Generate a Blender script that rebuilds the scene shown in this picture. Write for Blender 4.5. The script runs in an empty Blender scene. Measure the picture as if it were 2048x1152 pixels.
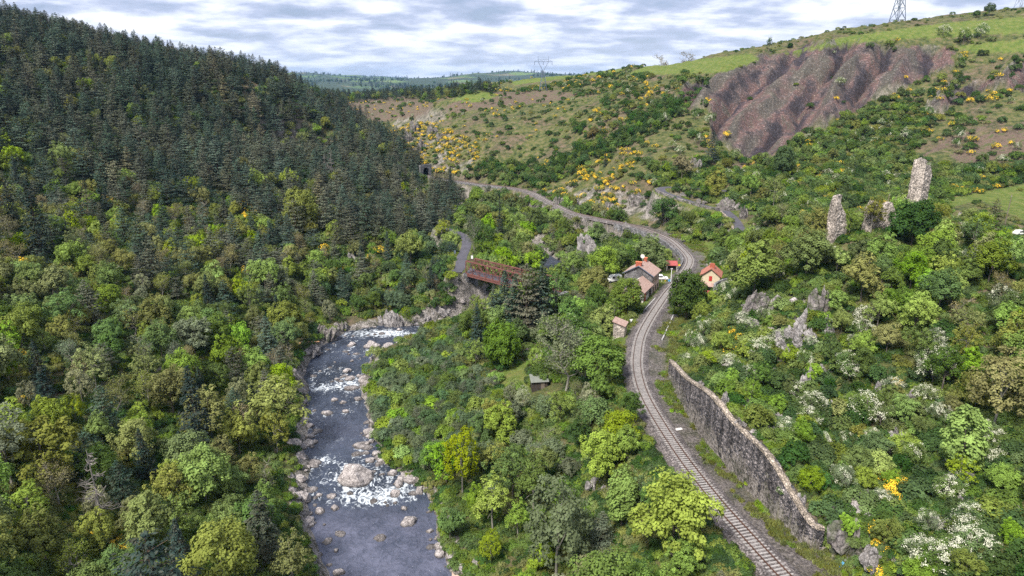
import bpy, math, random
import numpy as np
from mathutils import Vector
R = math.radians
C = bpy.context.scene.collection
SC = bpy.context.scene
# ---------------------------------------------------------------- camera
CAMZ = 57.0; PITCH = 17.1; FPX = 1365.0; HAZE = 4.5e-5
cd = bpy.data.cameras.new('camera'); cam = bpy.data.objects.new('camera', cd); C.objects.link(cam)
cam.location = (0, 0, CAMZ); cam.rotation_euler = (R(90 - PITCH), 0, 0)
cd.sensor_width = 36; cd.lens = 36 * FPX / 2048; cd.clip_start = 1; cd.clip_end = 60000
SC.camera = cam
# ---------------------------------------------------------------- world: nishita sky under broken cloud
SUN_EL, SUN_AZ = 52, 215          # azimuth clockwise from +Y (north)
w = bpy.data.worlds.new('World'); SC.world = w; w.use_nodes = True
nt = w.node_tree; nt.nodes.clear()
def N(t, k, **kw):
    n = t.nodes.new(k)
    for a, b in kw.items():
        if a.startswith('_'): n.inputs[a[1:].replace('_', ' ')].default_value = b
        else: setattr(n, a, b)
    return n
def L(t, a, b): t.links.new(a, b)
def mth(t, op, a, b=None, clamp=False):
    n = t.nodes.new('ShaderNodeMath'); n.operation = op; n.use_clamp = clamp
    for i, v in enumerate((a, b)):
        if v is None: continue
        if isinstance(v, (int, float)): n.inputs[i].default_value = v
        else: L(t, v, n.inputs[i])
    return n.outputs[0]
def ramp(t, src, stops, interp='LINEAR'):
    n = t.nodes.new('ShaderNodeValToRGB'); n.color_ramp.interpolation = interp
    e = n.color_ramp.elements
    while len(e) < len(stops): e.new(0.5)
    for i, (p, c) in enumerate(stops):
        e[i].position = p; e[i].color = (*c, 1) if len(c) == 3 else c
    if src is not None: L(t, src, n.inputs[0])
    return n.outputs[0]
def g3(v): return (v, v, v)
sky = N(nt, 'ShaderNodeTexSky', sky_type='NISHITA', sun_disc=False, sun_elevation=R(SUN_EL), sun_rotation=R(SUN_AZ))
bgs = N(nt, 'ShaderNodeBackground', _Strength=0.10); L(nt, sky.outputs[0], bgs.inputs[0])
tc = N(nt, 'ShaderNodeTexCoord'); sp = N(nt, 'ShaderNodeSeparateXYZ'); L(nt, tc.outputs['Generated'], sp.inputs[0])
zz = mth(nt, 'ADD', mth(nt, 'MAXIMUM', sp.outputs[2], 0.0), 0.15)
cx = mth(nt, 'DIVIDE', sp.outputs[0], zz); cy = mth(nt, 'DIVIDE', sp.outputs[1], zz)
cmb = N(nt, 'ShaderNodeCombineXYZ'); L(nt, cx, cmb.inputs[0]); L(nt, cy, cmb.inputs[1])
n1 = N(nt, 'ShaderNodeTexNoise', _Scale=2.0, _Detail=11.0, _Roughness=0.57, _Distortion=0.12); L(nt, cmb.outputs[0], n1.inputs['Vector'])
n2 = N(nt, 'ShaderNodeTexNoise', _Scale=0.75, _Detail=3.0, _Roughness=0.5); L(nt, cmb.outputs[0], n2.inputs['Vector'])
mixn = mth(nt, 'ADD', mth(nt, 'MULTIPLY', n1.outputs[0], 0.72), mth(nt, 'MULTIPLY', n2.outputs[0], 0.28))
ccol = ramp(nt, mixn, [(0.38, (0.29, 0.355, 0.52)), (0.46, (0.45, 0.51, 0.68)), (0.51, (0.64, 0.69, 0.84)), (0.57, (0.86, 0.885, 0.95))])
# towards the horizon the cloud deck brightens
hz = mth(nt, 'SUBTRACT', 1.0, mth(nt, 'MULTIPLY', mth(nt, 'MAXIMUM', sp.outputs[2], 0.0), 13.0), True)
mh = N(nt, 'ShaderNodeMix', data_type='RGBA'); L(nt, mth(nt, 'MULTIPLY', hz, 0.45), mh.inputs[0]); L(nt, ccol, mh.inputs[6]); mh.inputs[7].default_value = (0.66, 0.73, 0.87, 1)
bgc = N(nt, 'ShaderNodeBackground', _Strength=0.80); L(nt, mh.outputs[2], bgc.inputs[0])
cov = ramp(nt, mixn, [(0.30, g3(0.72)), (0.46, g3(0.97))])
ms = N(nt, 'ShaderNodeMixShader'); L(nt, cov, ms.inputs[0]); L(nt, bgs.outputs[0], ms.inputs[1]); L(nt, bgc.outputs[0], ms.inputs[2])
wo = N(nt, 'ShaderNodeOutputWorld'); L(nt, ms.outputs[0], wo.inputs[0])
sl = bpy.data.lights.new('sun', 'SUN'); sun = bpy.data.objects.new('sun', sl); C.objects.link(sun)
sl.energy = 4.6; sl.angle = R(12); sl.color = (1.0, 0.95, 0.86)
_a, _e = R(SUN_AZ), R(SUN_EL)
sun.rotation_euler = Vector((math.sin(_a) * math.cos(_e), math.cos(_a) * math.cos(_e), math.sin(_e))).to_track_quat('Z', 'Y').to_euler()
SC.view_settings.view_transform = 'Standard'; SC.view_settings.look = 'None'; SC.view_settings.exposure = 0.74; SC.view_settings.gamma = 1
cy_ = SC.cycles; cy_.max_bounces = 4; cy_.diffuse_bounces = 2; cy_.glossy_bounces = 2; cy_.transmission_bounces = 2; cy_.transparent_max_bounces = 2
cy_.volume_bounces = 0; cy_.use_adaptive_sampling = True; cy_.adaptive_threshold = 0.02; cy_.caustics_reflective = False; cy_.caustics_refractive = False
cy_.use_denoising = False; cy_.sample_clamp_indirect = 2.0; cy_.sample_clamp_direct = 6.0

# ---------------------------------------------------------------- projection helpers (page pixels of a 2048 x 1152 view)
sP, cP = math.sin(R(PITCH)), math.cos(R(PITCH))
def ray(px, py):
    u, v = px - 1024.0, py - 576.0
    return u, FPX * cP - v * sP, -FPX * sP - v * cP
def at_z(px, py, z):
    x, y, d = ray(px, py); t = (z - CAMZ) / d
    return np.array((x * t, y * t, z))
def at_y(px, py, Y):
    x, y, d = ray(px, py); t = Y / y
    return np.array((x * t, Y, CAMZ + d * t))
def project(X, Y, Z):
    X = np.asarray(X, float); Y = np.asarray(Y, float); Z = np.asarray(Z, float) - CAMZ
    d = Y * cP - Z * sP; up = Y * sP + Z * cP
    d = np.maximum(d, 1e-3)
    return 1024 + FPX * X / d, 576 - FPX * up / d, d
# ---------------------------------------------------------------- numpy noise
def _hash(ix, iy, s):
    h = (ix.astype(np.int64) * 374761393 + iy.astype(np.int64) * 668265263 + s * 1274126177) & 0x7fffffff
    h = ((h ^ (h >> 13)) * 1274126177) & 0x7fffffff
    return ((h ^ (h >> 16)) & 0xffff) / 65535.0
def vnoise(x, y, s=0):
    x0 = np.floor(x); y0 = np.floor(y); fx = x - x0; fy = y - y0
    fx = fx * fx * (3 - 2 * fx); fy = fy * fy * (3 - 2 * fy)
    a = _hash(x0, y0, s); b = _hash(x0 + 1, y0, s); c = _hash(x0, y0 + 1, s); d = _hash(x0 + 1, y0 + 1, s)
    return (a * (1 - fx) + b * fx) * (1 - fy) + (c * (1 - fx) + d * fx) * fy
def fbm(x, y, o=4, s=0):
    x = np.asarray(x, float); y = np.asarray(y, float)
    v = 0; a = 0.5; t = 0
    for i in range(o):
        v = v + a * vnoise(x, y, s + i * 17); t += a; a *= 0.5; x = x * 2.03 + 7.1; y = y * 2.03 + 3.7
    return v / t
def sstep(a, b, x):
    t = np.clip((x - a) / (b - a), 0, 1); return t * t * (3 - 2 * t)
def inpoly(px, py, poly):
    px = np.asarray(px, float); py = np.asarray(py, float); ins = np.zeros(px.shape, bool); n = len(poly)
    for i in range(n):
        x1, y1 = poly[i]; x2, y2 = poly[(i + 1) % n]
        if y1 == y2: continue
        c = ((y1 > py) != (y2 > py)) & (px < (x2 - x1) * (py - y1) / (y2 - y1) + x1)
        ins ^= c
    return ins
def dense(P, step):
    """Catmull-Rom through the rows of P, resampled every step metres."""
    P = np.asarray(P, float); Q = np.vstack([2 * P[0] - P[1], P, 2 * P[-1] - P[-2]]); out = []
    for i in range(1, len(Q) - 2):
        a, b, c, d = Q[i - 1], Q[i], Q[i + 1], Q[i + 2]
        for t in np.linspace(0, 1, 24, endpoint=False):
            out.append(0.5 * (2 * b + (c - a) * t + (2 * a - 5 * b + 4 * c - d) * t * t + (3 * b - a - 3 * c + d) * t ** 3))
    out.append(P[-1]); out = np.array(out)
    s = np.r_[0, np.cumsum(np.linalg.norm(np.diff(out[:, :2], axis=0), axis=1))]
    n = max(2, int(s[-1] / step) + 1); q = np.linspace(0, s[-1], n)
    return np.stack([np.interp(q, s, out[:, k]) for k in range(out.shape[1])], 1)
def nearest(X, Y, P):
    """Index of nearest sample, signed distance (positive to the right of travel)."""
    T = np.gradient(P[:, :2], axis=0); T /= np.linalg.norm(T, axis=1)[:, None]
    X = np.asarray(X, float).ravel(); Y = np.asarray(Y, float).ravel(); idx = np.zeros(len(X), int); D = np.full(len(X), 1e9)
    m = 90.0
    near = np.where((X > P[:, 0].min() - m) & (X < P[:, 0].max() + m) & (Y > P[:, 1].min() - m) & (Y < P[:, 1].max() + m))[0]
    for k in range(0, len(near), 40000):
        q = near[k:k + 40000]
        d2 = (X[q, None] - P[None, :, 0]) ** 2 + (Y[q, None] - P[None, :, 1]) ** 2
        j = d2.argmin(1); idx[q] = j
        dx = X[q] - P[j, 0]; dy = Y[q] - P[j, 1]
        side = np.sign(dx * T[j, 1] - dy * T[j, 0]); side[side == 0] = 1
        D[q] = side * np.sqrt(d2[np.arange(len(q)), j])
    return idx, D
# ---------------------------------------------------------------- terrain data
RZ = -13.0     # water level
rail_px = [(1640,1230),(1562,1152),(1491,1074),(1427,1001),(1354,904),(1298,813),(1278,762),(1274,716),(1287,663),(1329,596),(1357,563),(1377,534),(1378,518),(1362,499),(1336,479),(1288,459.5),(1244,448),(1189,437),(1140,425),(1110,411),(1085,398),(1062,386),(1025,377),(959,369),(888,359),(853,352)]
RAILC = np.array([at_z(x, y, 0.0) for x, y in rail_px])
RAIL = dense(RAILC, 0.6)                       # travels away from the camera: right side = uphill side
def rail_s(py):                                # sample index for a page row
    pr = project(RAIL[:, 0], RAIL[:, 1], RAIL[:, 2])[1]; return int(np.abs(pr - py).argmin())
_rows = np.array([1260,1152,1100,1060,1030,1010,990,970,950,930,905,880,850,820,790,765,740,722], float)
_lx = np.interp(_rows, [700,718,745,770,800,840,880,915,960,1010,1060,1152,1260], [626,612,602,600,606,612,604,614,608,612,622,650,705])
_rx = np.interp(_rows, [705,722,740,765,790,820,850,880,900,930,945,960,980,1000,1030,1085,1152,1260], [770,750,742,735,738,740,742,745,752,768,778,795,818,842,866,880,907,960])
river_l = [(x, y) for x, y in zip(_lx, _rows)] + [(640,692),(688,666),(758,654),(830,648)]
river_r = [(x, y) for x, y in zip(_rx, _rows)] + [(768,706),(800,690),(830,678),(862,668)]
RL = np.array([at_z(x, y, RZ) for x, y in river_l]); RR = np.array([at_z(x, y, RZ) for x, y in river_r])
rc = (RL + RR) / 2; rw = np.linalg.norm(RL - RR, axis=1) / 2 * .97 + .5
rc = np.vstack([rc, [(-8,198,RZ),(8,212,RZ),(18,236,RZ),(15,262,RZ),(-2,300,RZ),(-28,345,RZ),(-60,392,RZ),(-110,440,RZ),(-190,500,RZ)]]); rw = np.r_[rw, [7.5,7,6.5,6,5.5,5.5,6,7,8]]
RIV = dense(np.c_[rc, rw], 0.7)
road1 = np.array([[*at_z(912,545,-0.8)[:2],-0.8],[*at_z(920,535,-0.8)[:2],-0.8],[*at_z(924,514,-0.4)[:2],-0.4],[*at_z(931,498,0.2)[:2],0.2],[*at_z(933,484,1.0)[:2],1.0],[*at_z(925,471,2.0)[:2],2.0],[*at_z(905,462,3.0)[:2],3.0],[*at_z(880,455,4.0)[:2],4.0]])
ROAD1 = dense(road1, 0.8)
def yz(px, py, Y): return at_y(px, py, Y)
road2 = np.array([yz(1482,462,226),yz(1470,441,240),yz(1456,427,250),yz(1446,421,256),yz(1415,414,265),yz(1374,402,274),yz(1348,393,280),yz(1323,382,287),yz(1331,375,295),yz(1395,377,293),yz(1452,382,286),yz(1528,388,275),yz(1573,391,268)])
ROAD2 = dense(road2, 0.8)
wall_base = [(1336,751),(1366,813),(1409,882),(1457,937),(1519,1002),(1570,1050),(1613,1094),(1643,1099)]
wall_top = [(1338,722),(1368,757),(1412,790),(1462,848),(1522,910),(1574,987),(1613,1050),(1652,1061)]
WB = np.array([at_z(x, y, 0.0) for x, y in wall_base]); WT = np.array([at_y(x, y, b[1])[2] for (x, y), b in zip(wall_top, WB)])
WALL = dense(np.c_[WB[:, :2], WT], 0.5)[::-1]    # x, y, top z ; from near end to far end
# control points ------------------------------------------------
CP = []
def gp(px, py, Y, h=0.0): p = at_y(px, py, Y); CP.append((p[0], p[1], p[2] - h))
def wp(x, y, z): CP.append((x, y, z))
# left ridge skyline (tree tops), then the back of it
for x, y, Y, h in [(-350,-60,380,12),(0,26,395,12),(150,52,405,12),(300,98,420,12),(400,126,430,12),(500,152,440,12),(575,172,440,12),(640,204,430,11),(700,240,405,11),(760,280,378,11),(800,314,355,11),(850,364,325,11),(900,410,290,10)]:
    gp(x, y, Y, h)
for x, y, z in [(-330,560,78),(-230,560,62),(-140,560,35),(-170,480,32),(-420,460,110),(-420,300,125),(-420,150,120),(-300,60,110),(-300,700,60),(-600,500,120)]: wp(x, y, z)
# left slope from the water upwards
for i in range(0, len(RL) - 1):
    b = RL[i]
    for d in (4, 24, 50, 85, 130):
        if b[1] < 176: wp(b[0] - d * 0.96, b[1] - d * 0.1, -12 + (2 if d == 4 else 0.40 * d))
for x, y, Y, h in [(0,200,285,9),(200,300,262,9),(400,300,300,9),(550,300,310,9),(330,200,350,9),(100,400,205,9),(300,430,215,9),(500,450,225,9),(640,520,215,8),(760,560,205,8),(820,460,245,9),(700,400,270,9),(600,640,150,8),(60,110,345,9)]: gp(x, y, Y, h)
for x, y, z in [(-60,205,-8),(-30,207,-6),(-30,225,-1),(-45,245,4),(-12,225,-6),(-5,240,-8),(-10,265,-4),(-15,290,-2),(-70,215,-2)]: wp(x, y, z)
# strip between river and railway
for x, y, z in [(0,85,-11),(-4,70,-11),(12,72,-7),(14,88,-6),(-2,105,-10.5),(10,105,-6.5),(-10,125,-11),(0,130,-8.5),(12,128,-5),(-15,150,-11),(0,150,-8),(14,150,-4.5),(-20,172,-11),(-5,172,-8),(10,168,-4),(5,185,-5),(22,172,-2),(18,188,-2.5),(30,196,-1),(22,204,-3),(36,208,-2.5),(42,225,-8),(36,235,-9),(40,250,-9),(28,285,-8),(45,262,-6),(12,250,-11),(0,320,-10),(-30,375,-9),(-20,400,-8),(18,315,-7),(5,345,-7),(-40,420,-7),(20,60,-3),(10,50,-8)]: wp(x, y, z)
# back side of the river beyond the bridge
for x, y, z in [(-25,330,-4),(-60,360,-2),(-110,400,2),(-90,350,10),(-160,450,5)]: wp(x, y, z)
# right of the railway: above the wall, the castle knoll
for (x, y, z) in WALL[::10]: wp(x, y, z - 0.3)
for x, y, Y in [(1760,1140,62),(1900,1140,60),(2040,1140,58),(1700,1000,76),(1850,1000,76),(2040,1000,70),(1640,900,92),(1800,900,90),(2000,900,82),(1560,780,112),(1750,780,104),(2000,780,96),(1500,680,130),(1620,650,128),(1800,660,118),(2040,660,108),(1480,610,150),(1600,560,146),(1700,520,146),(1850,500,148),(2040,540,128),(1673,468,157),(1760,455,162),(1843,425,170),(1930,440,172),(2060,500,160)]:
    gp(x, y, Y, 1.0)
for x, y, z in [(60,45,15),(90,60,26),(130,100,34),(160,140,32),(45,60,5)]: wp(x, y, z)
gp(1440,600,170); gp(1400,640,158); gp(1470,560,180)
# behind the knoll: saddle and meadow shelf
for x, y, Y in [(1560,430,215),(1640,420,225),(1750,420,225),(1850,400,240),(1950,410,245),(2040,462,215),(2040,400,262),(1930,385,270),(2100,380,270),(1500,500,208),(1480,500,212)]: gp(x, y, Y, 0.5)
for x, y, z in [(70,200,5),(85,190,8),(110,200,9),(150,205,10)]: wp(x, y, z)
# slopes over the railway and the road
for x, y, Y in [(1480,470,225),(1440,480,232),(1400,470,240),(1390,440,256),(1350,430,268),(1300,430,283),(1250,415,300),(1200,405,318),(1150,400,336),(1120,385,345),
                (1440,400,270),(1400,350,305),(1460,330,315),(1350,330,320),(1290,350,318),(1250,360,322),(1220,320,352),(1300,290,345),(1370,270,352),
                (1560,330,322),(1500,315,330),(1450,280,345),(1430,200,385),(1470,150,415),(1540,200,388),(1520,118,438),(1600,100,440),(1600,250,362),(1700,88,440),(1650,180,395),(1750,200,378),(1850,250,345),(1900,110,412),
                (1800,62,440),(1900,50,440),(2040,42,430),(2040,130,385),(2040,200,350),(1950,200,362),(1950,280,322),(2040,280,312),(1900,330,300),(2040,340,290),(1760,320,310),(1650,330,305),(1600,380,278),(1700,380,275),(1820,370,280),
                (1340,240,375),(1300,200,425),(1380,165,430),(1400,125,480),(1330,130,540),(1250,138,580),(1180,150,600),(1250,180,480),(1230,220,430),(1200,255,415),(1140,300,405),(1100,330,385),(1060,350,385),(1020,330,415),
                (1100,250,450),(1100,200,540),(1080,180,620),(1000,280,440),(1000,340,400),(950,350,415),(900,340,428),(850,330,445),(830,290,470),(800,255,500),(850,250,490),(900,260,475),(950,230,510),(870,215,560),(950,190,640),(1000,165,760),(1100,155,740),(780,215,640),(700,205,680),(760,235,600),(720,240,600),(830,195,700)]:
    gp(x, y, Y, 1.0 if Y < 400 else 0.0)
for x, y, z in [(200,560,72),(300,560,88),(420,450,104),(300,250,34),(420,300,60),(300,160,40),(120,650,62),(0,900,42),(-150,900,33),(150,900,60),(400,800,85),(-300,900,28),(-200,780,34),(500,600,100),(500,1200,80),(-500,1200,25),(0,1300,16),(-200,1400,8),(-80,520,-6),(-120,560,0)]: wp(x, y, z)
CP = np.array(CP)
_P = CP[:, :2] / 100.0
def _tps(d2): return 0.5 * d2 * np.log(d2 + 1e-9)
_n = len(_P); _K = _tps(((_P[:, None] - _P[None]) ** 2).sum(2)) + np.eye(_n) * 0.004
_A = np.zeros((_n + 3, _n + 3)); _A[:_n, :_n] = _K; _A[:_n, _n] = 1; _A[:_n, _n + 1:] = _P; _A[_n, :_n] = 1; _A[_n + 1:, :_n] = _P.T
_W = np.linalg.solve(_A, np.r_[CP[:, 2], 0, 0, 0])
def base_z(X, Y):
    x = X.ravel() / 100; y = Y.ravel() / 100; out = np.empty(len(x))
    for k in range(0, len(x), 20000):
        a = x[k:k + 20000]; b = y[k:k + 20000]
        d2 = (a[:, None] - _P[None, :, 0]) ** 2 + (b[:, None] - _P[None, :, 1]) ** 2
        out[k:k + 20000] = _tps(d2) @ _W[:_n] + _W[_n] + a * _W[_n + 1] + b * _W[_n + 2]
    return out
SCREE = [[(1412,200),(1440,170),(1520,112),(1600,92),(1700,84),(1760,88),(1860,98),(1925,105),(1890,140),(1800,180),(1700,222),(1620,262),(1560,296),(1510,322),(1470,312),(1440,290),(1425,245)],
         [(1352,205),(1395,160),(1455,138),(1510,115),(1470,150),(1440,175),(1414,205),(1390,220)],
         [(1850,215),(1900,175),(1960,160),(2048,125),(2120,110),(2120,180),(2000,180),(1930,200),(1870,235)]]
HEATH = [[(1900,310),(1960,270),(2060,240),(2160,240),(2160,300),(2020,310),(1930,335)],[(1830,320),(1900,275),(1990,245),(1930,280)],[(675,203),(800,192),(870,205),(850,235),(760,245),(720,232)],[(880,215),(960,185),(1110,180),(1160,190),(1100,205),(1000,212),(900,228)],[(1450,335),(1500,312),(1560,300),(1540,325),(1480,345)]]
def scree_mask(px, py):
    px = px + (fbm(px / 34, py / 22, 3, 201) - .5) * 44; py = py + (fbm(px / 30, py / 20, 3, 202) - .5) * 26
    m = np.zeros(np.shape(px))
    for p in SCREE: m = np.maximum(m, inpoly(px, py, p))
    return m
def half_profile(i):
    """per rail sample: left flat, right flat, left blend, right blend"""
    n = len(RAIL); pr = project(RAIL[:, 0], RAIL[:, 1], RAIL[:, 2])[1]; prx = project(RAIL[:, 0], RAIL[:, 1], RAIL[:, 2])[0]
    yy = [1300,1100,800,740,700,640,600,560,540,520,480,455,440,400,350]
    hl = [2.9,2.9,2.9,3.2,3.5,6.0,11,13,7,2.6,2.4,2.4,2.4,2.6,3]
    hr = [9,8,7.0,8.5,9,8,10,12,7,5,4,3.5,3.2,3,3]
    bl = [4,4,4,4,4,4,5,5,4,1.2,.6,.6,2,4,4]
    br = [3,3,3,4,6,7,7,8,8,8,8,7,4,4,4]
    o = np.argsort(yy); f = lambda a: np.interp(pr, np.array(yy)[o], np.array(a, float)[o])[i]
    return f(hl), f(hr), f(bl), f(br)
def ground(X, Y, full=False):
    sh = np.shape(X); X = np.asarray(X, float).ravel(); Y = np.asarray(Y, float).ravel()
    z = base_z(X, Y)
    ri, rd = nearest(X, Y, RAIL); vi, vd = nearest(X, Y, RIV); r1, d1 = nearest(X, Y, ROAD1); r2, d2 = nearest(X, Y, ROAD2)
    px, py, dd = project(X, Y, z)
    sc = scree_mask(px, py)
    # rough ground
    far = np.clip(Y / 300, 0.4, 1.6)
    amp = (1.6 * far)
    z = z + (fbm(X / 22, Y / 22, 5, 3) - 0.5) * 2.2 * amp * (1 - 0.6 * sc) + (fbm(X / 4.5, Y / 4.5, 3, 9) - 0.5) * 0.9
    q = X * 0.81 - Y * 0.58; r = X * 0.58 + Y * 0.81
    wv = q / 26.0 + 1.3 * fbm(X / 60, Y / 60, 3, 21)
    rid = 1 - np.abs((wv % 1.0) * 2 - 1)
    z = z + sc * (rid ** .5 - 0.62) * 16.0 * (0.5 + 0.9 * vnoise(r / 40, q / 26, 4)) + sc * (fbm(q / 2.5, r / 7, 3, 5) - .5) * 1.3 + sc * (1 - np.abs(((q / 9.0 + 2.0 * fbm(X / 40, Y / 40, 3, 44)) % 1.0) * 2 - 1) - .5) * 2.6
    # wall side
    hl, hr, bl, br = half_profile(ri)
    wi, wd = nearest(X, Y, np.c_[WALL[:, :2], WALL[:, 2]]); inside = (wi > 0) & (wi < len(WALL) - 1) & (np.abs(wd) < 60)
    wr = -rd; up = np.where(rd > 0, sstep(0, 1, (rd - hr) / br), sstep(0, 1, (-rd - hl) / bl))
    upw = sstep(-0.25, 0.35, wd)
    zw = z
    k = np.where(inside & (rd > 0) & (rd < 60), upw, up); k = np.where(np.abs(rd) > 80, 1, k)
    z = k * z + (1 - k) * 0.0
    fl = (1 - k)
    # roads
    for P, i, d, hw, bw in ((ROAD1, r1, d1, 2.3, 3.5), (ROAD2, r2, d2, 2.6, 3.5)):
        t = sstep(0, 1, (np.abs(d) - hw) / bw); z = t * z + (1 - t) * P[i, 2]; fl = np.maximum(fl, 1 - t)
    # river bed
    hw = RIV[vi, 3] + 1.0 + (fbm(X / 7, Y / 7, 3, 31) - 0.5) * 2.4
    t = sstep(-5.0, 1.5, np.abs(vd) - hw)
    bank = np.minimum(z, z)
    z = np.where(np.abs(vd) < 60, (RZ - 1.4) * (1 - t) + t * np.maximum(z, RZ + 0.7 + fbm(X / 3, Y / 3, 2, 14)), z)
    z = np.maximum(z, np.where(np.abs(vd) > hw + 1.5, RZ + 0.7, -99))
    if full: return z.reshape(sh), rd, vd, hw, d1, d2, wd, inside, ri
    return z.reshape(sh)
def hit(px, py):
    """world point where the sight line of a page pixel meets the ground"""
    x, y, d = ray(px, py); Ys = np.exp(np.linspace(math.log(35), math.log(1400), 700)); t = Ys / y
    g = ground(x * t, Ys); zr = CAMZ + d * t; k = np.where(zr < g)[0]
    i = int(k[0]) if len(k) else 699
    return np.array((x * t[i], Ys[i], g[i]))
# ---------------------------------------------------------------- mesh helpers
def np_mesh(name, V, F, mi=None, smooth=False):
    me = bpy.data.meshes.new(name); V = np.asarray(V, np.float32); F = np.asarray(F, np.int32); n, k = F.shape
    me.vertices.add(len(V)); me.vertices.foreach_set('co', V.ravel())
    me.loops.add(F.size); me.loops.foreach_set('vertex_index', F.ravel())
    me.polygons.add(n); me.polygons.foreach_set('loop_start', np.arange(0, F.size, k, dtype=np.int32))
    if mi is not None: me.polygons.foreach_set('material_index', np.asarray(mi, np.int32))
    me.update(calc_edges=True)
    me.polygons.foreach_set('use_smooth', np.full(n, smooth))
    return me
def link(name, me, mat=None, parent=None, loc=(0, 0, 0), rz=0, sc=1):
    o = bpy.data.objects.new(name, me); C.objects.link(o)
    if mat is not None and me is not None and len(me.materials) == 0:
        for m in (mat if isinstance(mat, (list, tuple)) else [mat]): me.materials.append(m)
    if parent is not None: o.parent = parent
    o.location = loc; o.rotation_euler = (0, 0, rz); o.scale = (sc, sc, sc) if not isinstance(sc, tuple) else sc
    return o
def tag(o, label=None, cat=None, group=None, kind=None):
    if label: o['label'] = label
    if cat: o['category'] = cat
    if group: o['group'] = group
    if kind: o['kind'] = kind
    return o
def thing(name, label, cat, loc=(0, 0, 0), rz=0, group=None, sc=1):
    return tag(link(name, None, None, None, loc, rz, sc), label, cat, group)
class MB:
    def __init__(s): s.v = []; s.f = []
    def quadbox(s, pts):
        """8 points: bottom ring of 4 then top ring of 4"""
        b = len(s.v); s.v += [tuple(map(float, p)) for p in pts]
        s.f += [(b, b+3, b+2, b+1), (b+4, b+5, b+6, b+7), (b, b+1, b+5, b+4), (b+1, b+2, b+6, b+5), (b+2, b+3, b+7, b+6), (b+3, b, b+4, b+7)]
        return s
    def box(s, x0, x1, y0, y1, z0, z1):
        return s.quadbox([(x0,y0,z0),(x1,y0,z0),(x1,y1,z0),(x0,y1,z0),(x0,y0,z1),(x1,y0,z1),(x1,y1,z1),(x0,y1,z1)])
    def bar(s, a, b, w, h=None):
        """a square bar from a to b"""
        a = Vector(a); b = Vector(b); d = (b - a).normalized(); h = h or w
        up = Vector((0, 0, 1)) if abs(d.z) < 0.95 else Vector((0, 1, 0))
        r = d.cross(up).normalized() * w / 2; u = r.cross(d).normalized() * h / 2
        return s.quadbox([a - r - u, a + r - u, b + r - u, b - r - u, a - r + u, a + r + u, b + r + u, b - r + u])
    def tube(s, pts, rads, n=6, cap=True):
        b = len(s.v); pts = [Vector(p) for p in pts]
        for i, p in enumerate(pts):
            d = (pts[min(i + 1, len(pts) - 1)] - pts[max(i - 1, 0)]).normalized()
            up = Vector((0, 0, 1)) if abs(d.z) < 0.9 else Vector((1, 0, 0))
            r = d.cross(up).normalized(); u = r.cross(d)
            for k in range(n):
                a = 2 * math.pi * k / n; q = p + (r * math.cos(a) + u * math.sin(a)) * rads[i]; s.v.append(tuple(q))
        for i in range(len(pts) - 1):
            for k in range(n):
                k2 = (k + 1) % n; s.f.append((b + i*n + k, b + i*n + k2, b + (i+1)*n + k2, b + (i+1)*n + k))
        if cap: s.f.append(tuple(b + k for k in range(n))[::-1]); s.f.append(tuple(b + (len(pts)-1)*n + k for k in range(n)))
        return s
    def poly(s, pts):
        b = len(s.v); s.v += [tuple(map(float, p)) for p in pts]; s.f.append(tuple(range(b, b + len(pts)))); return s
    def prism(s, prof, axis_pts):
        """closed profile of (x, z) swept from y0 to y1"""
        y0, y1 = axis_pts; n = len(prof); b = len(s.v)
        s.v += [(x, y0, z) for x, z in prof] + [(x, y1, z) for x, z in prof]
        s.f += [tuple(range(b, b + n)), tuple(range(b + n, b + 2 * n))[::-1]]
        for k in range(n): k2 = (k + 1) % n; s.f.append((b + k, b + n + k, b + n + k2, b + k2))
        return s
    def build(s, name, mat, parent=None, loc=(0, 0, 0), rz=0, bevel=0, sc=1, smooth=False):
        me = bpy.data.meshes.new(name); me.from_pydata(s.v, [], s.f); me.update()
        if smooth: me.polygons.foreach_set('use_smooth', [True] * len(me.polygons))
        o = link(name, me, mat, parent, loc, rz, sc)
        if bevel:
            m = o.modifiers.new('bevel', 'BEVEL'); m.width = bevel; m.segments = 2; m.limit_method = 'ANGLE'
        return o
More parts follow.
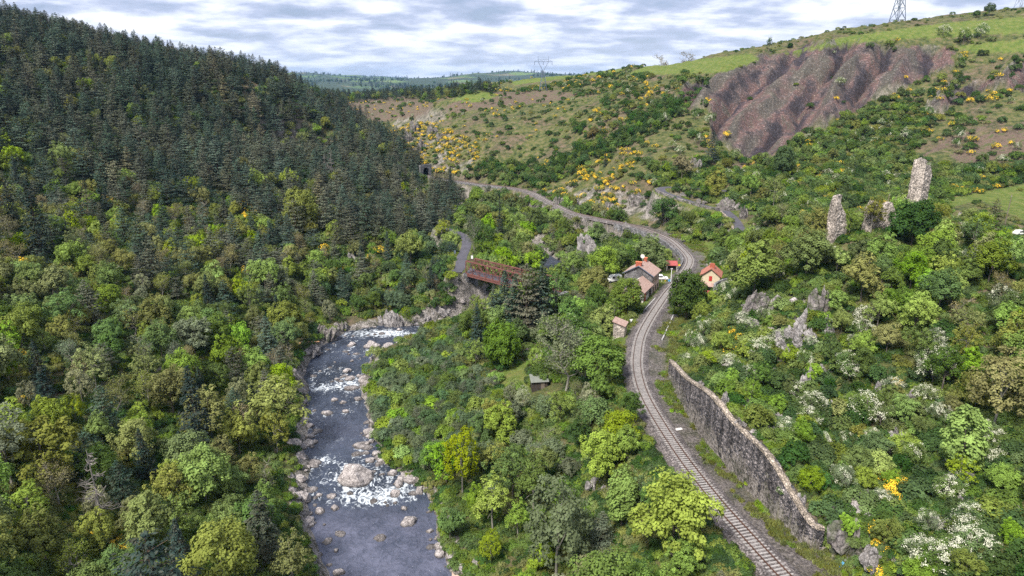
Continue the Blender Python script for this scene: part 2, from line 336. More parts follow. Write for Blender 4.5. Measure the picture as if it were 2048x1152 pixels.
# ---------------------------------------------------------------- materials
def new_mat(name):
    m = bpy.data.materials.new(name); m.use_nodes = True; t = m.node_tree; t.nodes.clear()
    o = t.nodes.new('ShaderNodeOutputMaterial'); return m, t, o
def noise(t, vec, scale, detail=4, rough=0.55, dist=0.0):
    n = N(t, 'ShaderNodeTexNoise', _Scale=float(scale), _Detail=float(detail), _Roughness=rough, _Distortion=dist)
    if vec is not None: L(t, vec, n.inputs['Vector'])
    return n.outputs[0]
def mixc(t, f, a, b, blend='MIX'):
    n = N(t, 'ShaderNodeMix', data_type='RGBA', blend_type=blend)
    for i, v in ((0, f), (6, a), (7, b)):
        if isinstance(v, (int, float)): n.inputs[i].default_value = v
        elif isinstance(v, tuple): n.inputs[i].default_value = (*v, 1)
        else: L(t, v, n.inputs[i])
    return n.outputs[2]
def principled(t, o, col, rough=0.8, bump=None, bstr=0.5, bdist=0.1, metal=0.0, spec=0.3):
    p = t.nodes.new('ShaderNodeBsdfPrincipled')
    if isinstance(col, tuple): p.inputs['Base Color'].default_value = (*col, 1)
    else: L(t, col, p.inputs['Base Color'])
    if isinstance(rough, (int, float)): p.inputs['Roughness'].default_value = rough
    else: L(t, rough, p.inputs['Roughness'])
    p.inputs['Metallic'].default_value = metal; p.inputs['Specular IOR Level'].default_value = spec
    if bump is not None:
        b = N(t, 'ShaderNodeBump', _Strength=bstr, _Distance=bdist); L(t, bump, b.inputs['Height']); L(t, b.outputs[0], p.inputs['Normal'])
    L(t, p.outputs[0], o.inputs[0]); return p
def wcoord(t): return N(t, 'ShaderNodeNewGeometry').outputs['Position']
def ocoord(t): return N(t, 'ShaderNodeTexCoord').outputs['Object']
def scaled(t, v, s):
    n = N(t, 'ShaderNodeMapping'); n.inputs['Scale'].default_value = s; L(t, v, n.inputs[0]); return n.outputs[0]
def simple(name, col, rough=0.7, var=0.25, scale=3, metal=0.0, world=True):
    m, t, o = new_mat(name); v = wcoord(t) if world else ocoord(t)
    a = noise(t, v, scale, 5); f = ramp(t, a, [(0.3, g3(1 - var)), (0.7, g3(1 + var * 0.6))])
    c = mixc(t, 1.0, col, f, 'MULTIPLY'); principled(t, o, c, rough, a, 0.3, 0.05, metal); return m
def leaf_mat(name, col, dark=0.55, light=1.35, alt=None, altf=0.4, trans=0.25, use_obj=True, nscale=0.55, rough=0.75):
    """colour of the object times clump and leaf variation"""
    m, t, o = new_mat(name); oi = N(t, 'ShaderNodeObjectInfo'); oc = ocoord(t)
    base = oi.outputs['Color'] if use_obj else None
    c = mixc(t, 1.0, oi.outputs['Color'], col, 'MULTIPLY') if use_obj else None
    if c is None:
        rgb = N(t, 'ShaderNodeRGB'); rgb.outputs[0].default_value = (*col, 1); c = rgb.outputs[0]
    a = noise(t, oc, nscale, 3, 0.6); f = ramp(t, a, [(0.36, g3(dark)), (0.64, g3(light))])
    c = mixc(t, 1.0, c, f, 'MULTIPLY')
    if alt:
        a2 = noise(t, wcoord(t), 0.9, 4, 0.65); f2 = ramp(t, a2, [(0.48, g3(0)), (0.64, g3(altf))]); c = mixc(t, f2, c, alt)
    h = N(t, 'ShaderNodeHueSaturation'); L(t, c, h.inputs['Color'])
    rr = oi.outputs['Random']; L(t, mth(t, 'ADD', 0.478, mth(t, 'MULTIPLY', rr, 0.044)), h.inputs['Hue'])
    fr = mth(t, 'FRACT', mth(t, 'MULTIPLY', rr, 17.3)); L(t, mth(t, 'ADD', 0.75, mth(t, 'MULTIPLY', fr, 0.55)), h.inputs['Value'])
    fr2 = mth(t, 'FRACT', mth(t, 'MULTIPLY', rr, 41.7)); L(t, mth(t, 'ADD', 0.82, mth(t, 'MULTIPLY', fr2, 0.3)), h.inputs['Saturation'])
    d = N(t, 'ShaderNodeBsdfDiffuse'); L(t, h.outputs[0], d.inputs[0]); tr = N(t, 'ShaderNodeBsdfTranslucent'); L(t, h.outputs[0], tr.inputs[0])
    mx = N(t, 'ShaderNodeMixShader', _Fac=trans); L(t, d.outputs[0], mx.inputs[1]); L(t, tr.outputs[0], mx.inputs[2])
    L(t, mx.outputs[0], o.inputs[0]); return m
def rock_mat(name, lo, mid, hi, sc=1.0, moss=0.0, wet=False):
    m, t, o = new_mat(name); v = wcoord(t)
    a = noise(t, v, 0.9 * sc, 6, 0.65, 0.4); b = noise(t, v, 5 * sc, 4, 0.7)
    vo = N(t, 'ShaderNodeTexVoronoi', feature='DISTANCE_TO_EDGE', _Scale=0.8 * sc); L(t, v, vo.inputs['Vector'])
    ck = ramp(t, vo.outputs[0], [(0.0, g3(0.35)), (0.07, g3(1))])
    c = ramp(t, mth(t, 'ADD', mth(t, 'MULTIPLY', a, 0.55), mth(t, 'MULTIPLY', b, 0.45)), [(0.36, lo), (0.5, mid), (0.62, hi)])
    c = mixc(t, 1.0, c, ck, 'MULTIPLY')
    if moss:
        f = ramp(t, noise(t, v, 0.7, 4), [(0.5, g3(0)), (0.62, g3(moss))]); c = mixc(t, f, c, (0.06, 0.08, 0.03))
    if wet:
        sz = N(t, 'ShaderNodeSeparateXYZ'); L(t, v, sz.inputs[0]); hgt = mth(t, 'ADD', mth(t, 'SUBTRACT', sz.outputs[2], RZ), mth(t, 'MULTIPLY', mth(t, 'SUBTRACT', b, .5), .8)); c = mixc(t, 1.0, c, ramp(t, hgt, [(0.10, g3(.28)), (0.42, g3(1))]), 'MULTIPLY')
    principled(t, o, c, 0.9, mth(t, 'ADD', a, b), 0.9, 0.25); return m
M = {}
M['rock'] = rock_mat('granite', (0.07,0.065,0.06), (0.24,0.22,0.215), (0.46,0.43,0.42))
M['boulder'] = rock_mat('river_granite', (0.10,0.09,0.085), (0.36,0.32,0.31), (0.62,0.57,0.55), 1.6, 0, True)
M['cliff'] = rock_mat('hillside_rock', (0.05,0.045,0.045), (0.17,0.15,0.145), (0.34,0.31,0.29), 0.6, 0.6)
def masonry_mat(name, lo, hi, sc=2.2, streak=0.0, zs=1.0):
    m, t, o = new_mat(name); v = wcoord(t); vs = scaled(t, v, (1, 1, zs))
    vo = N(t, 'ShaderNodeTexVoronoi', _Scale=sc); L(t, vs, vo.inputs['Vector'])
    ve = N(t, 'ShaderNodeTexVoronoi', feature='DISTANCE_TO_EDGE', _Scale=sc); L(t, vs, ve.inputs['Vector'])
    hs = N(t, 'ShaderNodeSeparateColor'); L(t, vo.outputs['Color'], hs.inputs[0])
    c = ramp(t, hs.outputs[0], [(0.0, lo), (0.55, tuple((a + b) / 2 for a, b in zip(lo, hi))), (1.0, hi)])
    a = noise(t, v, 0.5, 5, 0.6); c = mixc(t, 1.0, c, ramp(t, a, [(0.35, g3(0.6)), (0.65, g3(1.25))]), 'MULTIPLY')
    if streak:
        sn = noise(t, scaled(t, v, (1.1, 1.1, 0.09)), 1.0, 5, 0.6); c = mixc(t, 1.0, c, ramp(t, sn, [(0.4, g3(1 - streak)), (0.6, g3(1.15))]), 'MULTIPLY')
    e = ramp(t, ve.outputs[0], [(0.0, g3(0.42)), (0.10, g3(1))]); c = mixc(t, 1.0, c, e, 'MULTIPLY')
    principled(t, o, c, 0.9, ramp(t, ve.outputs[0], [(0, g3(0)), (0.15, g3(1))]), 0.8, 0.12); return m
M['wallstone'] = masonry_mat('dark_wall_stone', (0.026,0.028,0.036), (0.29,0.255,0.25), 3.1, 0.6, 1.3)
M['greystone'] = masonry_mat('grey_wall_stone', (0.12,0.12,0.13), (0.32,0.31,0.31), 2.0, 0.3)
M['ruin'] = masonry_mat('castle_stone', (0.21,0.18,0.155), (0.68,0.59,0.52), 3.0, 0.1, 1.5)
M['gravestone'] = masonry_mat('rubble_grey_gable', (0.12,0.115,0.12), (0.26,0.25,0.25), 4.5)
M['coping'] = masonry_mat('pale_coping_stone', (0.22,0.18,0.14), (0.48,0.40,0.33), 2.2)
M['wood'] = simple('weathered_wood', (0.16,0.13,0.105)); M['darkwood'] = simple('dark_boards', (0.05,0.04,0.035))
M['bark'] = simple('bark', (0.13,0.11,0.095), 0.9, 0.4, 4); M['darkbark'] = simple('pine_bark', (0.085,0.06,0.045), 0.9, 0.4, 4); M['deadwood'] = simple('bleached_wood', (0.19,0.17,0.155), 0.9, 0.3, 4)
M['rust'] = simple('rusty_iron', (0.155,0.062,0.052), 0.8, 0.35, 3); M['railsteel'] = simple('rail_steel', (0.085,0.045,0.033), 0.6, 0.3, 2)
M['sleeper'] = simple('pale_sleeper', (0.28,0.26,0.25), 0.9, 0.35, 3); M['grey_metal'] = simple('galvanised_steel', (0.12,0.15,0.20), 0.6, 0.15, 3, 0.3)
M['cream'] = simple('cream_render', (0.52,0.44,0.31), 0.9, 0.15, 2); M['pinkrender'] = simple('pink_render', (0.60,0.44,0.36), 0.9, 0.2, 2); M['white'] = simple('white_paint', (0.72,0.72,0.72), 0.45, 0.06, 2)
M['whitewall'] = simple('old_whitewash', (0.62,0.58,0.56), 0.9, 0.2, 2); M['red'] = simple('red_paint', (0.38,0.035,0.03), 0.6, 0.15, 2); M['redroof'] = simple('red_sheet_roof', (0.33,0.075,0.07), 0.6, 0.2, 2)
M['yellow'] = simple('yellow_paint', (0.75,0.48,0.03), 0.5, 0.05, 2); M['blue'] = simple('blue_paint', (0.08,0.28,0.48), 0.5, 0.05, 2); M['glass'] = simple('dark_glass', (0.02,0.025,0.03), 0.1, 0.1, 2); M['tyre'] = simple('black_rubber', (0.02,0.02,0.02), 0.8, 0.1, 2)
M['concrete'] = simple('concrete', (0.34,0.33,0.32), 0.9, 0.2, 1.5); M['black'] = simple('tunnel_dark', (0.01,0.01,0.01), 1, 0.1, 2); M['brick'] = simple('red_brick', (0.33,0.09,0.055), 0.9, 0.25, 5)
def tile_mat(name, a, b):
    m, t, o = new_mat(name); v = ocoord(t); wv = N(t, 'ShaderNodeTexWave', _Scale=2.2, _Distortion=0.6); L(t, v, wv.inputs['Vector'])
    n = noise(t, v, 2.2, 5, 0.7); c = mixc(t, ramp(t, n, [(0.35, g3(0)), (0.65, g3(1))]), a, b); c = mixc(t, 1.0, c, ramp(t, wv.outputs[0], [(0, g3(0.8)), (1, g3(1.08))]), 'MULTIPLY')
    principled(t, o, c, 0.85, wv.outputs[0], 0.5, 0.06); return m
M['tile'] = tile_mat('old_clay_tiles', (0.30,0.185,0.155), (0.44,0.32,0.275)); M['tilered'] = tile_mat('red_clay_tiles', (0.34,0.10,0.065), (0.42,0.20,0.15)); M['tileorange'] = tile_mat('orange_tiles', (0.50,0.13,0.06), (0.58,0.2,0.1))
# ballast, asphalt
def ground_like(name, stops, sc, bd=0.06, big=0.25):
    m, t, o = new_mat(name); v = wcoord(t); vo = N(t, 'ShaderNodeTexVoronoi', _Scale=sc); L(t, v, vo.inputs['Vector']); hs = N(t, 'ShaderNodeSeparateColor'); L(t, vo.outputs['Color'], hs.inputs[0])
    c = ramp(t, hs.outputs[0], stops); a = noise(t, v, 0.35, 5, 0.6); c = mixc(t, 1.0, c, ramp(t, a, [(0.35, g3(1 - big)), (0.65, g3(1 + big))]), 'MULTIPLY')
    principled(t, o, c, 0.95, vo.outputs[0], 0.8, bd); return m
M['ballast'] = ground_like('ballast', [(0, (0.036,0.031,0.030)), (0.6, (0.100,0.086,0.084)), (1, (0.21,0.185,0.18))], 5.5)
M['asphalt'] = ground_like('asphalt', [(0, (0.050,0.048,0.060)), (1, (0.090,0.085,0.100))], 12, 0.01, 0.2)
# terrain
def terrain_mat():
    m, t, o = new_mat('hillside_ground'); v = wcoord(t)
    at = N(t, 'ShaderNodeAttribute', attribute_name='mask'); s = N(t, 'ShaderNodeSeparateColor'); L(t, at.outputs['Color'], s.inputs[0])
    at2 = N(t, 'ShaderNodeAttribute', attribute_name='mask2'); s2 = N(t, 'ShaderNodeSeparateColor'); L(t, at2.outputs['Color'], s2.inputs[0])
    n_big = noise(t, v, 0.045, 6, 0.6); n_mid = noise(t, v, 0.35, 6, 0.65); n_f = noise(t, v, 2.4, 5, 0.7)
    grass = ramp(t, n_mid, [(0.34, (0.032,0.045,0.018)), (0.46, (0.075,0.090,0.032)), (0.56, (0.12,0.118,0.046)), (0.66, (0.165,0.130,0.080))])
    heath = ramp(t, n_mid, [(0.36, (0.05,0.06,0.028)), (0.5, (0.12,0.085,0.065)), (0.64, (0.17,0.115,0.10))])
    c = mixc(t, ramp(t, n_big, [(0.50, g3(0)), (0.60, g3(0.65))]), grass, heath)
    c = mixc(t, s.outputs[2], c, ramp(t, n_mid, [(0.38, (0.085,0.070,0.048)), (0.5, (0.150,0.105,0.085)), (0.60, (0.085,0.095,0.042))]))
    sc_n = noise(t, scaled(t, v, (1, 1, 1)), 0.09, 5, 0.65)
    scr = ramp(t, mth(t, 'ADD', mth(t, 'MULTIPLY', sc_n, 0.7), mth(t, 'MULTIPLY', n_f, 0.3)), [(0.38, (0.038,0.032,0.034)), (0.47, (0.105,0.084,0.080)), (0.53, (0.140,0.082,0.076)), (0.60, (0.110,0.096,0.080))])
    vo = N(t, 'ShaderNodeTexVoronoi', _Scale=1.6); L(t, v, vo.inputs['Vector']); hs = N(t, 'ShaderNodeSeparateColor'); L(t, vo.outputs['Color'], hs.inputs[0])
    spk = ramp(t, hs.outputs[0], [(0.0, g3(0.72)), (0.85, g3(1.1)), (0.93, g3(1.9))])
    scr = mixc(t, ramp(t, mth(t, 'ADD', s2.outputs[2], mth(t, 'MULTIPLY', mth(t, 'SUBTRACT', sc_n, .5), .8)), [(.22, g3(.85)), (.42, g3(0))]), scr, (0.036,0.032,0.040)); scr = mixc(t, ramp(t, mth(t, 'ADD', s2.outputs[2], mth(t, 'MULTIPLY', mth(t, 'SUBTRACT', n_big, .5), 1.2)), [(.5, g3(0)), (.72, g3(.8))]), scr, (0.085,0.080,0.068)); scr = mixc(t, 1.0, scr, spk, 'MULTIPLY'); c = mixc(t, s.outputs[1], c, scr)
    mead = ramp(t, n_mid, [(0.35, (0.075,0.115,0.025)), (0.5, (0.115,0.150,0.036)), (0.66, (0.16,0.165,0.055))])
    c = mixc(t, s2.outputs[0], c, mead)
    rk = ramp(t, mth(t, 'ADD', mth(t, 'MULTIPLY', n_mid, 0.5), mth(t, 'MULTIPLY', n_f, 0.5)), [(0.40, (0.045,0.05,0.03)), (0.47, (0.14,0.125,0.115)), (0.58, (0.33,0.30,0.28))])
    c = mixc(t, s2.outputs[1], c, rk)
    sep = N(t, 'ShaderNodeSeparateXYZ'); L(t, N(t, 'ShaderNodeNewGeometry').outputs['Normal'], sep.inputs[0])
    c = mixc(t, mth(t, 'MULTIPLY', ramp(t, sep.outputs[2], [(0.55, g3(0.8)), (0.74, g3(0))]), mth(t, 'SUBTRACT', 1.0, mth(t, 'MULTIPLY', s.outputs[1], .92))), c, rk)
    grv = ramp(t, mth(t, 'ADD', mth(t, 'MULTIPLY', n_mid, 0.35), mth(t, 'MULTIPLY', n_f, 0.65)), [(0.38, (0.058,0.052,0.052)), (0.5, (0.118,0.104,0.100)), (0.62, (0.21,0.185,0.172))])
    gm = ramp(t, n_mid, [(0.36, g3(-0.5)), (0.62, g3(0.5))])
    gf = mth(t, 'MULTIPLY', mth(t, 'ADD', s.outputs[0], mth(t, 'MULTIPLY', mth(t, 'SUBTRACT', n_mid, 0.5), 1.6)), mth(t, 'GREATER_THAN', s.outputs[0], 0.02), True)
    c = mixc(t, gf, c, grv)
    c = mixc(t, 1.0, c, ramp(t, n_f, [(0.35, g3(0.72)), (0.65, g3(1.25))]), 'MULTIPLY')
    principled(t, o, c, 0.95, mth(t, 'ADD', n_mid, n_f), 1.0, 0.5, 0, 0.1); return m
M['terrain'] = terrain_mat()
# ---------------------------------------------------------------- ground sheet
NK, NY = 820, 760
kk = np.linspace(-1.2, 1.2, NK); Yr = np.exp(np.linspace(math.log(26), math.log(1500), NY))
GX = (Yr[:, None] * kk[None, :]); GY = np.repeat(Yr[:, None], NK, 1)
GZ, g_rd, g_vd, g_hw, g_d1, g_d2, g_wd, g_in, g_ri = ground(GX, GY, True)
def grid_faces(a, b):
    i = np.arange(a * b).reshape(a, b); return np.stack([i[:-1, :-1], i[:-1, 1:], i[1:, 1:], i[1:, :-1]], -1).reshape(-1, 4)
gm = np_mesh('ground', np.stack([GX, GY, GZ], -1).reshape(-1, 3), grid_faces(NY, NK), smooth=True)
gpx, gpy, _ = project(GX.ravel(), GY.ravel(), GZ.ravel())
MEADOW = [[(1000,760),(1010,725),(1055,722),(1062,760),(1060,800),(1015,800)],[(1880,420),(1900,395),(2048,368),(2160,360),(2160,480),(2048,440),(1960,400)],[(1250,150),(1300,128),(1500,108),(1520,118),(1450,145),(1300,150)],[(900,200),(960,180),(1000,190),(960,205)],
          [(1560,110),(1700,72),(1900,45),(2200,20),(2200,60),(1930,72),(1750,82)],[(1900,95),(2200,60),(2200,105),(1950,105)],[(1350,500),(1420,480),(1440,500),(1410,540),(1385,540)],[(1020,162),(1250,135),(1250,142),(1030,170)],[(1990,465),(2040,455),(2110,470),(2110,500),(2000,490)]]
mk = np.zeros((NY * NK, 4), np.float32); mk2 = np.zeros((NY * NK, 4), np.float32); mk[:, 3] = mk2[:, 3] = 1
rd = g_rd
mk[:, 0] = np.where((rd > -3.1) & (rd < 6.2), 0.85 - 0.40 * sstep(4.6, 6.2, rd), 0) * (np.abs(rd) < 60)
mk[:, 0] = np.maximum(mk[:, 0], np.where((rd >= 6.2) & (rd < 8) & g_in, 0.33, 0))
mk[:, 1] = sstep(0.3, 0.7, scree_mask(gpx, gpy))
for p in HEATH: mk[:, 2] = np.maximum(mk[:, 2], inpoly(gpx, gpy, p))
for p in MEADOW: mk2[:, 0] = np.maximum(mk2[:, 0], inpoly(gpx, gpy, p))
mk2[:, 0] = np.maximum(mk2[:, 0], np.where((((rd < -3.0) & (rd > -11)) | ((rd > 6.4) & (rd < 13) & (gpy < 720))) & (np.abs(g_rd) < 60) & (gpy > 540) & (gpy < 760), 0.95, 0))
mk2[:, 0] = np.maximum(mk2[:, 0], np.where(((np.abs(g_d1) > 1.7) & (np.abs(g_d1) < 5)) | ((np.abs(g_d2) > 2) & (np.abs(g_d2) < 4)), 0.6, 0))
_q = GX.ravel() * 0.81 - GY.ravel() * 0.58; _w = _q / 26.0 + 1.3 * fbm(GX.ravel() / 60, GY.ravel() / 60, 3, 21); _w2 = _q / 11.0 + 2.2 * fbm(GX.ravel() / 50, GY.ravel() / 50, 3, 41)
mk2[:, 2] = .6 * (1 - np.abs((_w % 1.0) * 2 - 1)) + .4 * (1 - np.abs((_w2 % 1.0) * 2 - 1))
mk2[:, 1] = np.where((np.abs(g_vd) < g_hw - 1.0 + 3 * fbm(GX / 3, GY / 3, 2, 66).ravel()) & (np.abs(g_vd) < 60), 0.9, 0)
ROCKY = [[(780,240),(850,235),(960,300),(940,340),(880,345),(830,320)],[(1090,385),(1180,360),(1300,400),(1390,440),(1380,460),(1300,440),(1180,415),(1100,410)],[(1460,560),(1560,590),(1680,600),(1650,720),(1560,730),(1490,650)],[(1480,780),(1560,820),(1620,960),(1560,960)],[(1640,1060),(1760,1020),(1900,1152),(1640,1152)],[(1550,720),(1700,740),(1700,830),(1560,800)]]
for p in ROCKY: mk2[:, 1] = np.maximum(mk2[:, 1], inpoly(gpx, gpy, p) * sstep(0.42, 0.62, fbm(GX.ravel() / 5, GY.ravel() / 5, 3, 55)) * 0.85)
for nm, d in (('mask', mk), ('mask2', mk2)):
    a = gm.attributes.new(nm, 'FLOAT_COLOR', 'POINT'); a.data.foreach_set('color', d.ravel())
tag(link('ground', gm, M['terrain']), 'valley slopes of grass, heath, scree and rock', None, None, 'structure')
# ---------------------------------------------------------------- water
def water_mat():
    m, t, o = new_mat('river_water'); v = wcoord(t); at = N(t, 'ShaderNodeAttribute', attribute_name='foam'); f = at.outputs['Fac']
    fl = N(t, 'ShaderNodeAttribute', attribute_name='flow').outputs['Vector']; n1 = noise(t, scaled(t, fl, (1.0, 0.75, 1)), 0.95, 8, 0.62, 1.6); n2 = noise(t, scaled(t, fl, (1, .5, 1)), 2.4, 5, 0.7, 1.5)
    ff = mth(t, 'ADD', mth(t, 'MULTIPLY', f, 1.0), mth(t, 'MULTIPLY', mth(t, 'SUBTRACT', n1, 0.5), 3.6)); foam = ramp(t, ff, [(0.58, g3(0)), (0.80, g3(.34)), (1.0, g3(.95))])
    foam = mth(t, 'MULTIPLY', foam, mth(t, 'GREATER_THAN', f, 0.03))
    c = mixc(t, foam, ramp(t, mth(t, 'ADD', mth(t, 'MULTIPLY', noise(t, v, 0.10, 3), .5), mth(t, 'MULTIPLY', noise(t, scaled(t, fl, (1, .55, 1)), .7, 5, .65, 1.2), .5)), [(0.4, (0.014,0.019,0.030)), (0.6, (0.045,0.056,0.085))]), (0.52, 0.56, 0.60))
    sheen = N(t, 'ShaderNodeAttribute', attribute_name='skylit').outputs['Fac']; c = mixc(t, mth(t, 'MULTIPLY', sheen, mth(t, 'SUBTRACT', 1.0, foam)), c, ramp(t, mth(t, 'ADD', mth(t, 'MULTIPLY', n1, .5), mth(t, 'MULTIPLY', noise(t, v, .25, 4), .5)), [(.38, (.045,.052,.080)), (.62, (.125,.130,.185))]))  # calm reach tinted lavender: sky reflection painted into the base colour
    r = ramp(t, foam, [(0, g3(0.12)), (1, g3(0.8))])
    h = mth(t, 'ADD', mth(t, 'MULTIPLY', n1, 0.7), mth(t, 'MULTIPLY', n2, 0.3))
    p = principled(t, o, c, r, h, 0.75, 0.5, 0, 0.7); p.inputs['IOR'].default_value = 1.33; return m
M['water'] = water_mat()
nW = 73
T = np.gradient(RIV[:, :2], axis=0); T /= np.linalg.norm(T, axis=1)[:, None]; off = np.linspace(-1, 1, nW)
WX = RIV[:, None, 0] + T[:, None, 1] * off[None] * (RIV[:, None, 3] + 3); WY = RIV[:, None, 1] - T[:, None, 0] * off[None] * (RIV[:, None, 3] + 3)
wpx, wpy, _ = project(WX, WY, np.full(WX.shape, RZ))
def blob(cx, cy, rx, ry): return np.exp(-(((wpx - cx) / rx) ** 2 + ((wpy - cy) / ry) ** 2))
fo = 0.95 * blob(705, 955, 75, 30) + 0.85 * blob(790, 985, 45, 16) + 0.9 * blob(735, 1000, 60, 14) + 0.8 * blob(650, 920, 28, 10) + 0.7 * blob(800,900,30,8)
fo += 1.0 * blob(650, 775, 70, 9) + 0.75 * blob(710, 762, 50, 9) + 0.8 * blob(730, 668, 70, 9) + 0.9 * blob(790, 666, 45, 8) + 0.35 * blob(680, 700, 60, 9) + 0.3 * blob(680,740,60,9) + 0.5 * blob(640,745,30,5) + 0.3 * blob(720,820,60,10) + 0.22 * blob(690,880,60,16) + 0.14 + 0.25*blob(620,830,20,10)
fo = np.where(wpy > 1020, 0.0, fo)
sh_ = sstep(990, 1060, wpy) * .9 + .35 * np.exp(-(((wpy - 870) / 40) ** 2)) * (1 - sstep(990, 1060, wpy))  # weight of the painted sky reflection, set by page row, not by depth
WZ = RZ + (fbm(WX / 1.4, WY / 1.4, 3, 71) - 0.5) * (0.10 + 0.5 * np.clip(fo, 0, 1))
wm = np_mesh('river', np.stack([WX, WY, WZ], -1).reshape(-1, 3), grid_faces(*WX.shape), smooth=True)
a = wm.attributes.new('skylit', 'FLOAT', 'POINT'); a.data.foreach_set('value', sh_.astype(np.float32).ravel())
a = wm.attributes.new('flow', 'FLOAT_VECTOR', 'POINT'); _s = np.r_[0, np.cumsum(np.linalg.norm(np.diff(RIV[:, :2], axis=0), axis=1))]; a.data.foreach_set('vector', np.stack([off[None] * (RIV[:, None, 3] + 3), np.repeat(_s[:, None], nW, 1), np.zeros(WX.shape)], -1).astype(np.float32).ravel())
a = wm.attributes.new('foam', 'FLOAT', 'POINT'); a.data.foreach_set('value', np.clip(fo * .84, 0, 1.0).astype(np.float32).ravel())
tag(link('river', wm, M['water']), 'rocky river with shoals and white rapids', None, None, 'structure')
# ---------------------------------------------------------------- strips: roads, ballast
def strip(name, P, prof, mat, closed=False, zoff=0):
    T = np.gradient(P[:, :2], axis=0); T /= np.linalg.norm(T, axis=1)[:, None]; o = np.array([p[0] for p in prof]); z = np.array([p[1] for p in prof])
    X = P[:, None, 0] + T[:, None, 1] * o; Y = P[:, None, 1] - T[:, None, 0] * o; Z = P[:, None, 2] + z[None] + zoff
    F = grid_faces(*X.shape)[:, ::-1]
    me = np_mesh(name, np.stack([X, Y, Z], -1).reshape(-1, 3), F); return link(name, me, mat)
tag(strip('road', ROAD1, [(-1.9,-0.4),(-1.7,0.08),(0,0.12),(1.7,0.08),(1.9,-0.4)], M['asphalt']), 'grey lane coming down to the bridge', None, None, 'structure')
tag(strip('road', ROAD2, [(-2.0,-0.4),(-1.8,0.08),(0,0.13),(1.8,0.08),(2.0,-0.4)], M['asphalt']), 'grey lane on the slope above the railway', None, None, 'structure')
tag(strip('track_bed', RAIL, [(-2.7,-0.3),(-2.3,0.06),(-1.75,0.38),(0,0.42),(1.75,0.38),(2.4,0.06),(2.8,-0.3)], M['ballast']), 'bed of grey ballast under the rails', None, None, 'structure')
RT = thing('railway_track', 'single railway line curving up the valley on grey ballast', 'railway track')
for sgn in (-1, 1):
    o = strip('rail', RAIL, [(sgn*0.75-0.07,0.45),(sgn*0.75-0.045,0.64),(sgn*0.75+0.045,0.64),(sgn*0.75+0.07,0.45)], M['railsteel']); o.parent = RT
tT = np.gradient(RAIL[:, :2], axis=0); tT /= np.linalg.norm(tT, axis=1)[:, None]
smb = MB().box(-1.3, 1.3, -0.13, 0.13, 0.30, 0.485); sl0 = smb.build('sleeper', M['sleeper'], RT, bevel=0.02)
rp = project(RAIL[:, 0], RAIL[:, 1], RAIL[:, 2]); vis_s = [i for i in range(len(RAIL)) if rp[1][i] < 1175]
rest = MB()
for n_, i in enumerate(vis_s):
    ang = math.atan2(tT[i, 1], tT[i, 0]) - math.pi / 2
    if n_ < 100:
        o = sl0 if n_ == 0 else sl0.copy()
        if n_: C.objects.link(o)
        o.location = RAIL[i]; o.rotation_euler = (0, 0, ang)
    else:
        c, s = math.cos(ang), math.sin(ang)
        f = lambda x, y, z: (RAIL[i, 0] + c * x - s * y, RAIL[i, 1] + s * x + c * y, z)
        rest.quadbox([f(-1.3,-.13,.3), f(1.3,-.13,.3), f(1.3,.13,.3), f(-1.3,.13,.3), f(-1.3,-.13,.485), f(1.3,-.13,.485), f(1.3,.13,.485), f(-1.3,.13,.485)])
tag(rest.build('sleeper', M['sleeper'], RT), None, None, None, 'stuff')
# ---------------------------------------------------------------- rough masonry
def masonry(name, P, zb, zt, thick, mat, parent=None, amp=0.1, dz=0.5, capmat=None, side=1, cap=0.0):
    """wall standing on path P (n,2+) from zb to zt; its visible face is the path, thickness goes to side"""
    P = np.asarray(P, float); n = len(P); T = np.gradient(P[:, :2], axis=0); T /= np.linalg.norm(T, axis=1)[:, None]
    nx, ny = T[:, 1] * side, -T[:, 0] * side; zb = np.broadcast_to(zb, n); zt = np.broadcast_to(zt, n); nz = max(2, int(np.max(zt - zb) / dz) + 1)
    u = np.linspace(0, 1, nz); rows = []
    for k in range(nz): rows.append(np.stack([P[:, 0], P[:, 1], zb + (zt - zb) * u[k]], 1))
    for k in range(nz)[::-1]: rows.append(np.stack([P[:, 0] + nx * thick, P[:, 1] + ny * thick, zb + (zt - zb) * u[k]], 1))
    G = np.array(rows); rng = np.random.default_rng(len(P) * 7 + nz); G = G + (rng.random(G.shape) - 0.5) * amp * 2
    m = G.shape[0]; V = G.reshape(-1, 3); i = np.arange(m * n).reshape(m, n)
    F = [tuple(q) for q in np.stack([i[:-1, :-1], i[:-1, 1:], i[1:, 1:], i[1:, :-1]], -1).reshape(-1, 4)]
    F += [tuple(i[:, 0]), tuple(i[::-1, -1])]
    me = bpy.data.meshes.new(name); me.from_pydata([tuple(p) for p in V], [], F); me.update()
    o = link(name, me, mat, parent); return o
